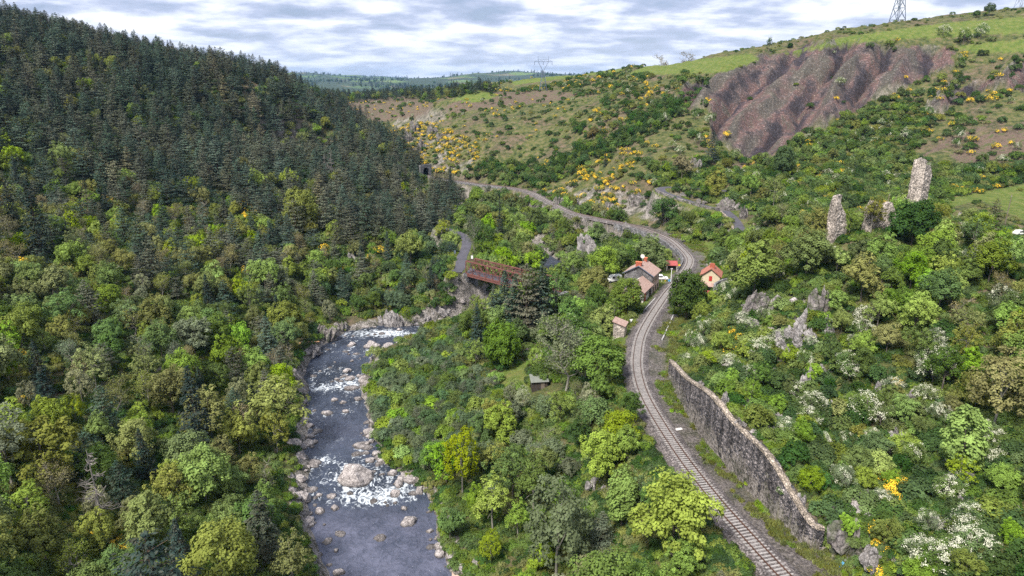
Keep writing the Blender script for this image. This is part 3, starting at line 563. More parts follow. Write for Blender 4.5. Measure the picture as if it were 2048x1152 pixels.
# ---------------------------------------------------------------- walls of the line
def gz(x, y): return float(ground(np.array([float(x)]), np.array([float(y)]))[0])
rw_ = masonry('retaining_wall', WALL, -0.6, WALL[:, 2] + 0.25, 0.9, M['wallstone'], None, 0.09, 0.45)
tag(rw_, 'long dark stone retaining wall beside the railway, streaked with damp', 'wall')
cp_ = []
Tw = np.gradient(WALL[:, :2], axis=0); Tw /= np.linalg.norm(Tw, axis=1)[:, None]
rng0 = np.random.default_rng(5)
offs = np.array([-0.08, 0.0, 0.35, 0.7, 1.05, 1.15]); hz_ = np.array([0.05, 0.42, 0.46, 0.40, 0.30, -0.3])
wob = (fbm(np.arange(len(WALL)) / 5.0, np.zeros(len(WALL)), 3, 2) * .5 + 0.5)
sc_o = np.where(offs[None] > 0.2, offs[None] * wob[:, None], offs[None])
cX = WALL[:, None, 0] + Tw[:, None, 1] * sc_o; cY = WALL[:, None, 1] - Tw[:, None, 0] * sc_o; cZ = WALL[:, None, 2] + hz_ + (rng0.random(cX.shape) - .5) * 0.09 - 0.05
link('coping', np_mesh('coping', np.stack([cX, cY, cZ], -1).reshape(-1, 3), grid_faces(*cX.shape)[:, ::-1]), M['coping'], rw_)
def offpath(P, i0, i1, off):
    Q = P[i0:i1]; T = np.gradient(Q[:, :2], axis=0); T /= np.linalg.norm(T, axis=1)[:, None]
    return np.stack([Q[:, 0] + T[:, 1] * off, Q[:, 1] - T[:, 0] * off], 1)
i0, i1 = rail_s(545), rail_s(446)
vw = masonry('viaduct_wall', offpath(RAIL, i0, i1, -2.75), -10.5, 0.1, 0.8, M['greystone'], None, 0.06, 0.6)
tag(vw, 'tall grey stone wall carrying the railway bend behind the station', 'wall')
rpy = project(RAIL[:, 0], RAIL[:, 1], RAIL[:, 2])
vp = masonry('parapet', offpath(RAIL, i0, rail_s(500), -2.5), 0.0, 0.75, 0.35, M['greystone'], vw, 0.04, 0.4)
i2, i3 = rail_s(375), rail_s(358)
tag(masonry('embankment_wall', offpath(RAIL, i2, i3, -3.0), -6, 0.25, 0.8, M['greystone'], None, 0.08, 0.7), 'pale low stone wall under the railway just before the far tunnel', 'wall')
i2, i3 = rail_s(436), rail_s(400)
tag(masonry('embankment_wall', offpath(RAIL, i2, i3, -3.0), -5, 0.15, 0.8, M['cliff'], None, 0.12, 0.7), 'rough stone embankment wall under the railway beyond the grey cliff', 'wall')
r2p = project(ROAD2[:, 0], ROAD2[:, 1], ROAD2[:, 2]); ap = int(np.argmin(r2p[0][:len(ROAD2) * 2 // 3])); ja = int(np.abs(r2p[0][:ap] - 1448).argmin())
tag(masonry('road_wall', offpath(ROAD2, ja, ap, -2.6), ROAD2[ja:ap, 2] - 4.0, ROAD2[ja:ap, 2] + 0.75, 0.5, M['cliff'], None, 0.08, 0.5), 'long grey stone parapet wall below the lane over the railway', 'wall')
tag(masonry('road_wall', offpath(ROAD2, 2, ja - 4, -2.6), ROAD2[2:ja - 4, 2] - 2.0, ROAD2[2:ja - 4, 2] + 0.7, 0.5, M['coping'], None, 0.12, 0.5), 'broken pale stone edging where the lane bends down behind the knoll', 'wall')
# ---------------------------------------------------------------- tunnels
def portal(loc, rz, w, h, label, back=9):
    t = thing('tunnel_portal', label, 'tunnel', loc, rz)
    mb = MB(); n = 10; r = w / 2; ys = h - r
    inner = [(-r, 0)] + [(-r * math.cos(math.pi * k / n), ys + r * math.sin(math.pi * k / n)) for k in range(n + 1)] + [(r, 0)]
    W_, H_ = w / 2 + 2.2, h + 1.8
    outer = [(-W_, 0), (-W_, ys)] + [(-W_ + 2 * W_ * k / (n - 2), H_) for k in range(n - 1)] + [(W_, ys), (W_, 0)]
    outer = outer[:len(inner) - 0]
    while len(outer) < len(inner): outer.append((W_, 0))
    for a in range(len(inner) - 1):
        p, q, s, u = inner[a], inner[a + 1], outer[a + 1], outer[a]
        mb.quadbox([(p[0], 0, p[1]), (q[0], 0, q[1]), (s[0], 0, s[1]), (u[0], 0, u[1]), (p[0], 1.2, p[1]), (q[0], 1.2, q[1]), (s[0], 1.2, s[1]), (u[0], 1.2, u[1])])
    mb.build('facing', M['greystone'], t)
    bo = MB()
    for a in range(len(inner) - 1):
        p, q = inner[a], inner[a + 1]; b = len(bo.v); bo.v += [(p[0], 1.2, p[1]), (q[0], 1.2, q[1]), (q[0], back, q[1]), (p[0], back, p[1])]; bo.f.append((b, b+1, b+2, b+3))
    b = len(bo.v); bo.v += [(x, back, z) for x, z in inner]; bo.f.append(tuple(range(b, b + len(inner))))
    bo.build('bore', M['black'], t); return t
e = RAIL[-1]; dT = RAIL[-1] - RAIL[-8]; ang = math.atan2(dT[1], dT[0]) - math.pi / 2
portal((e[0], e[1] - 1, -0.2), ang + R(12), 4.6, 5.4, 'grey stone railway tunnel mouth under the yellow broom hillside')
j = rail_s(404); e = RAIL[j]; 
# ---------------------------------------------------------------- iron truss bridge
b0 = at_z(932, 547, -1.3); b1 = at_z(983, 560, -1.3); bd = (b1 - b0)[:2]; bd /= np.linalg.norm(bd); blen = 34.0; bw = 4.2; bh = 4.0; np_ = 12
bang = math.atan2(bd[1], bd[0])
BR = thing('truss_bridge', 'rusty red iron truss bridge crossing the gorge beside the dark pines', 'bridge', (float(b0[0]), float(b0[1]), -1.3), bang)
for sy in (0, bw):
    mb = MB(); mb.bar((0, sy, bh), (blen, sy, bh), 0.34); mb.bar((0, sy, 0), (blen, sy, 0), 0.36)
    for k in range(np_ + 1):
        x = blen * k / np_; mb.bar((x, sy, 0.1), (x, sy, bh - 0.1), 0.22 if k in (0, np_) else 0.15)
        if k < np_:
            x2 = blen * (k + 1) / np_; mb.bar((x, sy + .06, 0.1), (x2, sy + .06, bh - .1), 0.13); mb.bar((x, sy - .06, bh - .1), (x2, sy - .06, 0.1), 0.13)
    mb.build('truss', M['rust'], BR)
mb = MB()
for k in range(np_ + 1):
    x = blen * k / np_; mb.bar((x, 0.1, bh + .03), (x, bw - .1, bh + .03), 0.16)
    if k < np_: x2 = blen * (k + 1) / np_; mb.bar((x, .1, bh), (x2, bw - .1, bh), 0.1); mb.bar((x, bw - .1, bh - .12), (x2, .1, bh - .12), 0.1)
mb.build('top_bracing', M['rust'], BR)
MB().box(0, blen, 0.25, bw - 0.25, -0.25, 0.02).build('deck', M['asphalt'], BR)
mb = MB()
for sy in (-0.02, bw + 0.02): mb.box(0, blen, sy - 0.16, sy + 0.16, -0.8, -0.3)
mb.build('girder', M['rust'], BR)
def loc(bx, by, z=0): c, s = math.cos(bang), math.sin(bang); return (b0[0] + c * bx - s * by, b0[1] + s * bx + c * by, z)
pa = np.array([loc(-6, 5.4), loc(-3, 5.3), loc(0.4, 5.0), loc(0.5, 2.5), loc(0.5, -0.8), loc(-2.5, -1.0), loc(-6, -1.5), loc(-10, -2.0)]); pa = dense(pa[::-1], 0.6)
ab = masonry('bridge_abutment', pa, -14, -1.32, 1.0, M['greystone'], None, 0.05, 0.6, side=-1); tag(ab, 'high stone abutment carrying the lane onto the iron bridge', 'abutment')
mb = MB(); mb.box(-7, 0.4, -0.9, 5.0, -1.2, -0.02); o = mb.build('deck', M['asphalt'], ab); o.location = (float(b0[0]), float(b0[1]), -1.1); o.rotation_euler = (0, 0, bang)
pb = dense(np.array([loc(blen, -2), loc(blen, 2), loc(blen, 6)]), 0.6)
tag(masonry('bridge_abutment', pb, -13, -1.4, 1.5, M['greystone'], None, 0.05, 0.7), 'stone abutment under the far end of the iron bridge', 'abutment')
# ---------------------------------------------------------------- buildings
def windows(parent, spots, mat, w, h, axis='x', face=0, frame=M['white']):
    for (a, z) in spots:
        if axis == 'x': f = MB().box(a - w/2, a + w/2, face - 0.05, face + 0.02, z, z + h).build('window', mat, parent)
        else: f = MB().box(face - 0.02, face + 0.05, a - w/2, a + w/2, z, z + h).build('window', mat, parent)
def gable_roof(w, y0, y1, ze, zr, th=0.18, oh=0.45, xr=None):
    xr = w / 2 if xr is None else xr; mb = MB()
    for s, xe in ((-1, -oh), (1, w + oh)):
        ex = 0 if s < 0 else w; slope = (zr - ze) / (xr - ex) ; zo = ze - abs(slope) * oh
        mb.quadbox([(xe, y0 - oh, zo), (xr, y0 - oh, zr), (xr, y1 + oh, zr), (xe, y1 + oh, zo), (xe, y0 - oh, zo + th), (xr, y0 - oh, zr + th), (xr, y1 + oh, zr + th), (xe, y1 + oh, zo + th)])
    return mb
# local frame: x across, y along (away from camera)
ST = thing('station_building', 'grey gabled stone station building with brown tiled roof beside the line', 'building', (31.4, 183.2, -0.1), -R(26.6))
w_, l_, e_, r_ = 8.0, 7.0, 5.3, 7.6
MB().prism([(0, -1), (w_, -1), (w_, e_), (w_/2, r_), (0, e_)], (0, 0.35)).build('gable_wall', M['gravestone'], ST)
MB().prism([(0, -1), (w_, -1), (w_, e_), (w_/2, r_), (0, e_)], (0.352, l_)).build('wall', M['pinkrender'], ST)
rf = gable_roof(w_, 0, l_, e_, r_).build('roof', M['tile'], ST)
MB().quadbox([(-.5,-.5,e_-.28),(w_/2,-.5,r_+.0),(w_/2,-.46,r_+.0),(-.5,-.46,e_-.28),(-.5,-.5,e_-.02),(w_/2,-.5,r_+.25),(w_/2,-.46,r_+.25),(-.5,-.46,e_-.02)]).quadbox([(w_+.5,-.5,e_-.28),(w_/2,-.5,r_),(w_/2,-.46,r_),(w_+.5,-.46,e_-.28),(w_+.5,-.5,e_-.02),(w_/2,-.5,r_+.25),(w_/2,-.46,r_+.25),(w_+.5,-.46,e_-.02)]).build('bargeboard', M['grey_metal'], rf)
for cx_, cy__ in ((w_/2 - .1, 0.6), (w_/2 + .1, 5.9)):
    ch = MB().box(cx_ - .95 if cy__ < 2 else cx_ - .35, cx_ + .65 if cy__ < 2 else cx_ + .45, cy__ - .35, cy__ + .45, r_ - .6, r_ + .95).build('chimney', M['brick'], rf)
    MB().box(cx_ - 1.05 if cy__ < 2 else cx_ - .45, cx_ + .75 if cy__ < 2 else cx_ + .55, cy__ - .45, cy__ + .55, r_ + .95, r_ + 1.08).build('cap', M['tileorange'], ch)
dsh = MB().tube([(w_/2 - .7, 5.9, r_ + .2), (w_/2 - .7, 5.9, r_ + 1.2)], [.05, .05]); dsh.tube([(w_/2 - .7, 5.8, r_ + 1.4), (w_/2 - .7, 5.65, r_ + 1.4)], [.55, .62], 12); dsh.build('satellite_dish', M['whitewall'], rf)
for z in (0.0, 2.9):
    for y in (1.4, 3.5, 5.6):
        f = MB().box(w_ - .02, w_ + .06, y - .55, y + .55, z + .1 if z < 1 else z, z + 2.0 if z < 1 else z + 1.6).build('window' if z > 1 or y != 3.5 else 'door', M['cream'], ST)
        MB().box(w_ + .05, w_ + .09, y - .38, y + .38, z + .25 if z < 1 else z + .15, z + 1.85 if z < 1 else z + 1.45).build('pane', M['darkwood'], f)
# goods annex towards the camera
AX = thing('goods_shed', 'low whitewashed goods shed with red door joined to the station front', 'shed', (31.4 + 8 * .894 - 4.9 * .894 - 8.5 * .448, 183.2 - 8 * .448 + 4.9 * .448 - 8.5 * .894, -0.1), -R(26.6))
MB().prism([(0, -1), (4.9, -1), (4.9, 3.1), (2.0, 4.9), (0, 3.6)], (0, 8.3)).build('wall', M['whitewall'], AX)
gable_roof(4.9, 0, 7.8, 3.1, 4.9, oh=.5, xr=2.1).build('roof', M['tile'], AX)
MB().box(4.88, 4.97, 5.6, 7.6, 0, 2.8).build('door', M['darkwood'], AX); MB().box(4.88, 4.98, 1.0, 2.4, 0.2, 2.5).build('door', M['red'], AX)['label'] = 'red boarded door'
for y in (3.2, 4.6): MB().box(4.88, 4.95, y - .35, y + .35, 1.2, 2.2).build('window', M['glass'], AX)
MB().box(2.0, 3.4, -0.06, 0.02, 0.2, 2.3).build('door', M['red'], AX)
# crossing keeper's house
kh = at_z(1401.5, 583, 0.0)
KH = thing('crossing_house', 'small cream gabled house with red shutter and red chimney above the line', 'house', (float(kh[0]), float(kh[1]) + 0.5, -0.2), R(-20))
w_, l_, e_, r_ = 4.9, 5.2, 5.0, 6.9
MB().prism([(0, 2.6), (w_, 2.6), (w_, e_), (w_/2, r_), (0, e_)], (0, l_)).build('wall', M['cream'], KH)
MB().box(0.25, w_ - .25, 1.4, l_ - .02, -1.5, 2.6).build('ground_floor', M['gravestone'], KH)
for x in (0.35, w_ - .35): MB().box(x - .12, x + .12, -.3, -.06, -1, 2.1).build('porch_post', M['darkwood'], KH)
MB().quadbox([(-.3,-1.15,1.95),(w_+.3,-1.15,1.95),(w_+.1,.02,2.62),(-.1,.02,2.62),(-.3,-1.15,2.1),(w_+.3,-1.15,2.1),(w_+.1,-.0,2.86),(-.1,-.0,2.86)]).build('porch_roof', M['tile'], KH)
rf = gable_roof(w_, 0, l_, e_, r_, oh=.5).build('roof', M['tilered'], KH)
ch = MB().box(w_/2 - .55, w_/2 + .75, 1.5, 2.4, r_ - .6, r_ + .95).build('chimney', M['brick'], rf)
wd_ = MB().box(w_/2 - .42, w_/2 + .42, -.07, .02, 3.35, 4.75).build('window', M['red'], KH); wd_['label'] = 'closed red shutters'
lt = MB().quadbox([(w_+.02,1.0,2.7),(w_+2.2,1.0,1.9),(w_+2.2,4.6,1.9),(w_+.02,4.6,2.7),(w_+.02,1.0,2.85),(w_+2.2,1.0,2.05),(w_+2.2,4.6,2.05),(w_+.02,4.6,2.85)]).build('lean_to_roof', M['tileorange'], KH)
MB().box(w_ + .02, w_ + 2.0, 1.2, 4.4, -1, 1.9).build('lean_to', M['pinkrender'], KH)
rp_ = at_z(1411, 588, 0.0); t = thing('kiosk', 'low red sheet roofed kiosk under the cream house', 'kiosk', (float(rp_[0]), float(rp_[1]) - 1, gz(rp_[0], rp_[1] - 1)), R(-10))
MB().box(-1.0, 1.0, -.5, .5, -.3, .75).build('body', M['darkwood'], t); MB().quadbox([(-1.2,-.8,.72),(1.2,-.8,.72),(1.2,.7,1.05),(-1.2,.7,1.05),(-1.2,-.8,.8),(1.2,-.8,.8),(1.2,.7,1.13),(-1.2,.7,1.13)]).build('roof', M['redroof'], t)
g0 = at_z(1430, 606, 0.0); pth = dense(np.array([(g0[0], g0[1]), (g0[0] + .3, g0[1] + 3.5), (g0[0] + 3.2, g0[1] + 5.5), (g0[0] + 6.5, g0[1] + 6.5)]), .5)
tag(masonry('garden_wall', pth, 0, np.interp(np.arange(len(pth)), [0, len(pth) / 3, len(pth)], [3.6, 4.4, 5.6]), .6, M['greystone'], None, .07), 'grey stone garden wall standing beside the cream house', 'wall')
# shelter
s0 = at_z(1343, 541, 0.0); t = thing('passenger_shelter', 'small shelter with red sheet roof behind the station', 'shelter', (float(s0[0]), float(s0[1]), 0), R(-8))
MB().box(-1.3, 1.3, 0, 1.3, -.2, 1.9).build('body', M['darkwood'], t)
MB().quadbox([(-1.75,-.9,1.75),(1.75,-.9,1.75),(1.75,1.7,2.6),(-1.75,1.7,2.6),(-1.75,-.9,1.88),(1.75,-.9,1.88),(1.75,1.7,2.73),(-1.75,1.7,2.73)]).build('roof', M['redroof'], t)
for x in (-1.5, 1.5): MB().box(x - .06, x + .06, -.7, -.58, 0, 1.8).build('post', M['whitewall'], t)
y0 = at_z(1358, 541, 0.0); t = thing('track_sign', 'small yellow sign on a post beside the red roofed shelter', 'sign', (float(y0[0]), float(y0[1]), 0)); MB().tube([(0,0,0),(0,0,1.7)], [.05,.05]).build('post', M['grey_metal'], t); MB().box(-.32,.32,-.1,-.05,1.5,2.0).build('panel', M['yellow'], t)
y0 = at_z(1341.5, 566, 0.0); t = thing('lamp_post', 'tall white lamp post at the end of the station platform', 'lamp post', (float(y0[0]), float(y0[1]), 0)); MB().tube([(0,0,0),(0,0,4.2)], [.13,.08]).build('post', M['white'], t); MB().box(-.3,.3,-.15,.15,4.2,4.35).build('lamp', M['whitewall'], t)
y0 = at_z(1338, 566, 0.0); t = thing('notice_board', 'small blue notice board by the foot of the lamp post', 'sign', (float(y0[0]), float(y0[1]), 0)); MB().tube([(0,0,0),(0,0,.9)], [.05,.05]).build('post', M['grey_metal'], t); MB().box(-.35,.35,-.09,-.05,.5,1.1).build('panel', M['blue'], t)
fa = at_z(1310, 563.5, 0.0); fb = at_z(1337, 563.5, 0.0); t = thing('barrier', 'low white barrier across the station forecourt', 'barrier', (float(fa[0]), float(fa[1]), 0)); fl = float(fb[0] - fa[0])
MB().box(0, fl, -.04, .04, .75, .95).build('rail', M['whitewall'], t)
for k in range(5): MB().box(fl * k / 4 - .06, fl * k / 4 + .06, .05, .15, 0, .8).build('post', M['yellow'] if k % 2 else M['whitewall'], t)
# stone hut by the line
h0 = at_z(1226, 675, -0.2); t = thing('stone_hut', 'tall narrow pink stone hut beside the railway above the meadow', 'hut', (float(h0[0]), float(h0[1]) + .3, -0.6), R(-20))
MB().prism([(0, -1), (2.6, -1), (2.6, 3.4), (0, 4.2)], (0, 3.0)).build('wall', M['ruin'], t); MB().box(2.5, 2.66, .8, 1.9, .3, 2.4).build('door', M['cream'], t)
MB().quadbox([(-.25,-.3,4.2),(2.9,-.3,3.25),(2.9,3.3,3.25),(-.25,3.3,4.2),(-.25,-.3,4.36),(2.9,-.3,3.41),(2.9,3.3,3.41),(-.25,3.3,4.36)]).build('roof', M['tile'], t)
# garden shed in the meadow
h0 = hit(1082, 783); t = thing('garden_shed', 'brown wooden shed with grey sheet roof in the meadow', 'shed', (float(h0[0]) - 1.9, float(h0[1]), float(h0[2])), R(6))
MB().box(0, 3.3, 0, 2.6, -.6, 1.75).build('wall', M['darkwood'], t); MB().box(1.9, 2.7, -.05, .02, 0, 1.6).build('door', M['wood'], t)
MB().quadbox([(-.3,-.35,1.72),(3.6,-.35,1.78),(3.6,2.9,2.15),(-.3,2.9,2.25),(-.3,-.35,1.8),(3.6,-.35,1.86),(3.6,2.9,2.23),(-.3,2.9,2.33)]).build('roof', simple('grey_sheet_roof', (.17,.18,.155), .8, .2, 2), t)
# ---------------------------------------------------------------- vehicles
def vehicle(name, label, cat, loc, rz, l, w, h, van=False, col=M['white']):
    t = thing(name, label, cat, loc, rz)
    if van: prof = [(-l/2, .35), (l/2, .35), (l/2, .95), (l/2 - .75, 1.15), (l/2 - 1.5, h), (-l/2 + .1, h), (-l/2, h - .2)]
    else: prof = [(-l/2, .3), (l/2, .3), (l/2, .68), (l/2 - .95, .85), (l/2 - 1.6, h), (-l/2 + .95, h), (-l/2 + .35, .92), (-l/2, .85)]
    MB().prism(prof, (-w/2, w/2)).build('body', col, t, bevel=.08)
    g = MB()
    if van:
        g.quadbox([(l/2-.78,-w/2+.15,1.2),(l/2-.78,w/2-.15,1.2),(l/2-.8,w/2-.15,1.2),(l/2-.8,-w/2+.15,1.2),(l/2-1.42,-w/2+.2,h-.12),(l/2-1.42,w/2-.2,h-.12),(l/2-1.5,w/2-.2,h-.12),(l/2-1.5,-w/2+.2,h-.12)])
        g.build('windscreen', M['glass'], t)
        for s in (-1, 1): MB().box(l/2 - 2.3, l/2 - 1.45, s * (w/2 + .005) - .015, s * (w/2 + .005) + .015, 1.2, h - .25).build('side_window', M['glass'], t)
    else:
        for s in (-1, 1): MB().box(-l/2 + .9, l/2 - 1.6, s * (w/2 + .005) - .015, s * (w/2 + .005) + .015, .92, h - .1).build('side_window', M['glass'], t)
        MB().bar((l/2 - .98, 0, .93), (l/2 - 1.52, 0, h - .07), w - .3, .04).build('windscreen', M['glass'], t)
    for sx in (-1, 1):
        for s in (-1, 1):
            wh = MB().tube([(sx * (l/2 - .8), s * (w/2 - .2), .33), (sx * (l/2 - .8), s * (w/2 + .02), .33)], [.33, .33], 12).build('wheel', M['tyre'], t)
            MB().tube([(sx * (l/2 - .8), s * (w/2 + .02), .33), (sx * (l/2 - .8), s * (w/2 + .04), .33)], [.18, .17], 8).build('rim', M['grey_metal'], wh)
    for s in (-1, 1): MB().box(l/2 - .04, l/2 + .02, s * (w/2 - .35) - .15, s * (w/2 - .35) + .15, .6, .78).build('headlight', M['concrete'], t)
v0 = at_z(1227, 561, -0.5); vehicle('parked_van', 'white van parked behind the station building', 'van', (float(v0[0]), float(v0[1]), gz(v0[0], v0[1])), R(200), 4.6, 1.9, 2.0, True)
v0 = at_z(1322, 560.5, 0.0); vehicle('parked_car', 'white car parked between the station and the lamp post', 'car', (float(v0[0]), float(v0[1]) + .8, 0.02), R(-4), 4.2, 1.75, 1.4)
v0 = hit(2040, 470); vehicle('parked_car', 'white car parked in the field behind the castle ruins', 'car', (float(v0[0]), float(v0[1]), float(v0[2]) + .05), R(10), 4.3, 1.8, 1.45)
# ---------------------------------------------------------------- signs, posts, kerb stones
for px, py, lab, m in ((898, 511, 'tall white road sign left of the lane above the bridge', 'white'), (910, 510, 'small grey road sign beside the tall white one', 'grey_metal'), (944, 513, 'white road sign at the right edge of the lane by the bridge', 'white')):
    p = at_z(px, py, 0.0); z = gz(p[0], p[1]); t = thing('road_sign', lab, 'sign', (float(p[0]), float(p[1]), z)); MB().tube([(0,0,-.3),(0,0,2.0)], [.05,.05]).build('post', M['grey_metal'], t); MB().box(-.33,.33,-.08,-.04,.9,2.0).build('panel', M[m], t)
for (x0_, y0_), (x1_, y1_), lab in ([(1290,619),(1311,596),'long white kerb stone lying in the platform grass']), ([(1324,680),(1347,630),'pale kerb edging between the gravel yard and the grass bank']):
    a, b = at_z(x0_, y0_, 0.15), at_z(x1_, y1_, 0.15); tag(MB().bar(tuple(a), tuple(b), .28, .25).build('kerb', M['concrete']), lab, 'kerb')
p = at_z(1356, 859, 0.1); tag(MB().box(-.75, .75, -.3, .3, 0, .14).build('concrete_slab', M['whitewall'], None, (float(p[0]), float(p[1]), 0.06), R(20), bevel=.03), 'white slab lying on the gravel between track and wall', 'slab')
p = at_z(1262, 647, 0.1); t = thing('marker_post', 'small white triangular marker in the grass left of the track', 'marker', (float(p[0]), float(p[1]), gz(p[0], p[1]))); MB().tube([(0,0,-.2),(0,0,.7)], [.05,.05]).build('post', M['grey_metal'], t); MB().poly([(-.4,-.06,1.25),(0,-.06,.5),(.4,-.06,1.25)]).poly([(-.4,-.02,1.25),(.4,-.02,1.25),(0,-.02,.5)]).build('panel', M['white'], t)
p = at_z(1273, 616, 0.1); tag(MB().tube([(0,0,0),(0,0,.5)], [.55,.4], 8).build('water_trough', M['whitewall'], None, (float(p[0]), float(p[1]), gz(p[0], p[1])), 0, bevel=.05), 'pale stone trough in the shade before the goods shed', 'trough')
p = at_z(1682, 1137, 0.1); p = hit(1682, 1137); tag(MB().bar((-.2,0,0), (.25,.1,.7), .35, .06).build('metal_plate', M['blue'], None, tuple(map(float, p))), 'pale blue metal plate dumped at the foot of the rocks', 'plate')
p = hit(620, 696); tag(MB().tube([(-2.6,0,.4),(0,.15,.55),(2.6,0,.6)], [.16,.2,.15], 7).build('fallen_log', simple('fresh_cut_wood', (.45,.25,.13)), None, (float(p[0]), float(p[1]), float(p[2]) + 1.0), .1), 'orange brown log lying on the rocks over the dark water', 'log')
for px, py, top, lab in ((2009, 452, 389, 'leaning wooden pole in the field behind the brown pine'), (1772, 430, 387, 'bare wooden pole rising between the two small ruins'), (1346, 470, 455, None)):
    if lab is None: continue
    p = hit(px, py); hgt = float(at_y(px, top, p[1])[2] - p[2]); t = thing('utility_pole', lab, 'pole', tuple(map(float, p)))
    MB().tube([(0,0,-.5),(.25 if px > 2000 else 0,0,hgt)], [.17,.11], 7).build('pole', M['wood'], t); MB().tube([(.2,-.12,hgt-.5),(.2,.12,hgt-.5)], [.08,.08], 6).build('insulator', M['whitewall'], t)
# ---------------------------------------------------------------- pylons
def pylon(loc, H, wb, label, rz=0.0, s=0.28):
    t = thing('electricity_pylon', label, 'pylon', loc, rz); mb = MB(); hw = H * .58; ww = wb * .16
    lv = [0, .16, .30, .42, .52, .58]; W = [wb, wb*.78, wb*.58, wb*.42, wb*.26, ww*1.2]
    for k in range(len(lv) - 1):
        z0, z1, a, b = lv[k] * H, lv[k + 1] * H, W[k] / 2, W[k + 1] / 2
        c0 = [(-a,-a),(a,-a),(a,a),(-a,a)]; c1 = [(-b,-b),(b,-b),(b,b),(-b,b)]
        for q in range(4):
            mb.bar((*c0[q], z0), (*c1[q], z1), s); r = (q + 1) % 4
            mb.bar((*c0[q], z0), (*c1[r], z1), s * .6); mb.bar((*c0[r], z0), (*c1[q], z1), s * .6); mb.bar((*c1[q], z1), (*c1[r], z1), s * .6)
    mb.build('lattice_body', M['grey_metal'], t)
    hd = MB(); zb = .58 * H; zt = .84 * H; sp_ = H * .155
    for sx in (-1, 1):
        for sy in (-.5, .5):
            hd.bar((sx * .3, sy, zb), (sx * sp_, sy, zt), s); hd.bar((sx * sp_, sy, zt), (sx * sp_ * 1.0, 0, H), s * .8)
        n = 6
        for k in range(n):
            f0, f1 = k / n, (k + 1) / n; hd.bar((sx * (.3 + (sp_ - .3) * f0), -.5, zb + (zt - zb) * f0), (sx * (.3 + (sp_ - .3) * f1), .5, zb + (zt - zb) * f1), s * .5)
    hd.bar((-sp_ * 1.75, 0, zt), (sp_ * 1.75, 0, zt), s); hd.bar((-sp_ * 1.75, 0, zt), (-sp_, 0, zt + 1.6), s * .7); hd.bar((sp_ * 1.75, 0, zt), (sp_, 0, zt + 1.6), s * .7); hd.bar((-sp_, 0, zt + 1.6), (sp_, 0, zt + 1.6), s * .8)
    for k in range(8): x0_ = -sp_ + 2 * sp_ * k / 8; hd.bar((x0_, 0, zt + (0 if k % 2 else 1.6)), (x0_ + sp_ / 4, 0, zt + (1.6 if k % 2 else 0)), s * .5)
    hd.build('crossarm', M['grey_metal'], t)
    for x in (-sp_ * 1.7, 0, sp_ * 1.7): MB().tube([(x, 0, zt), (x, 0, zt - 2.6)], [.14, .14], 6).build('insulator', M['glass'], t)
p = hit(1086, 181); pylon((float(p[0]), float(p[1]), float(p[2]) - .5), float(at_y(1086, 112, p[1])[2] - p[2]) + .5, 6.0, 'whole lattice power pylon on the distant plateau skyline', .05, .21)
p = at_y(1793, 52, 540); pylon((float(p[0]), 540, float(p[2]) - 5), 58, 9.5, 'tall lattice pylon on the grassy skyline, cut off by the picture top', .4, .36)
p = at_y(2040, 22, 640); pylon((float(p[0]), 640, float(p[2]) - 6), 58, 9, 'pale pylon at the far end of the skyline beyond the bushes', .3, .17)
# ---------------------------------------------------------------- castle ruins
def ruin(prof, Y0, Y1, thick, label, seed, base=-4.0, parent=None, name='castle_ruin'):
    """prof: (page x, page y of the wall head); the wall runs from distance Y0 to Y1"""
    xs = np.array([p[0] for p in prof], float); n = max(8, int((xs[-1] - xs[0]) / 1.6)); q = np.linspace(xs[0], xs[-1], n); tops = np.interp(q, xs, [p[1] for p in prof])
    Ys = np.linspace(Y0, Y1, n); P = np.array([at_y(a, b, c) for a, b, c in zip(q, tops, Ys)]); rg = np.random.default_rng(seed)
    gb = ground(P[:, 0], P[:, 1]).min() + base
    P[1:-1, 0] += (rg.random(n - 2) - .5) * .15; zt = P[:, 2] + (fbm(np.arange(n) / 1.6 + seed * 9, np.zeros(n), 2, seed) - .6) * 1.5
    o = masonry(name, P[:, :2], gb, zt, thick, M['ruin'], parent, .11, .45, side=-1); return tag(o, label, 'ruin' if parent is None else None, 'castle ruins on the wooded knoll' if parent is None else None)
t = ruin([(1827,322),(1831,318),(1846,319),(1851,325),(1852,330)], 171, 168.5, 1.4, 'tallest castle ruin, a slender pinkish stone tower above the round tree', 1)
ruin([(1852,331),(1856,332),(1862,333),(1865,342)], 168.4, 170.5, 1.3, None, 2, parent=t, name='side_wall')
t = ruin([(1654,452),(1656,432),(1660,408),(1666,391),(1677,388)], 158.5, 156, 1.3, 'pointed pale ruin standing apart from the other castle walls', 3)
ruin([(1677.5,408),(1686,407),(1690,425),(1695,447)], 156, 158.5, 1.2, None, 4, parent=t, name='side_wall')
ruin([(1733,430),(1739,414),(1747,403),(1755,407),(1762,424)], 160, 160.5, 1.1, 'low rounded ruin stub between pointed ruin and twin stub', 5)
ruin([(1765,422),(1771,410),(1779,403),(1788,405),(1792,428)], 161, 162, 1.1, 'broken wall stub just left of the round dark tree', 6)
p0, p1 = hit(1890, 440), hit(1917, 432); tag(masonry('fallen_wall', dense(np.array([p0[:2], p1[:2]]), .5), min(p0[2], p1[2]) - 1.2, min(p0[2], p1[2]) + 1.2, 1.6, M['ruin'], None, .15), 'low tumbled wall of pale stones in front of the field', 'ruin', 'castle ruins on the wooded knoll')
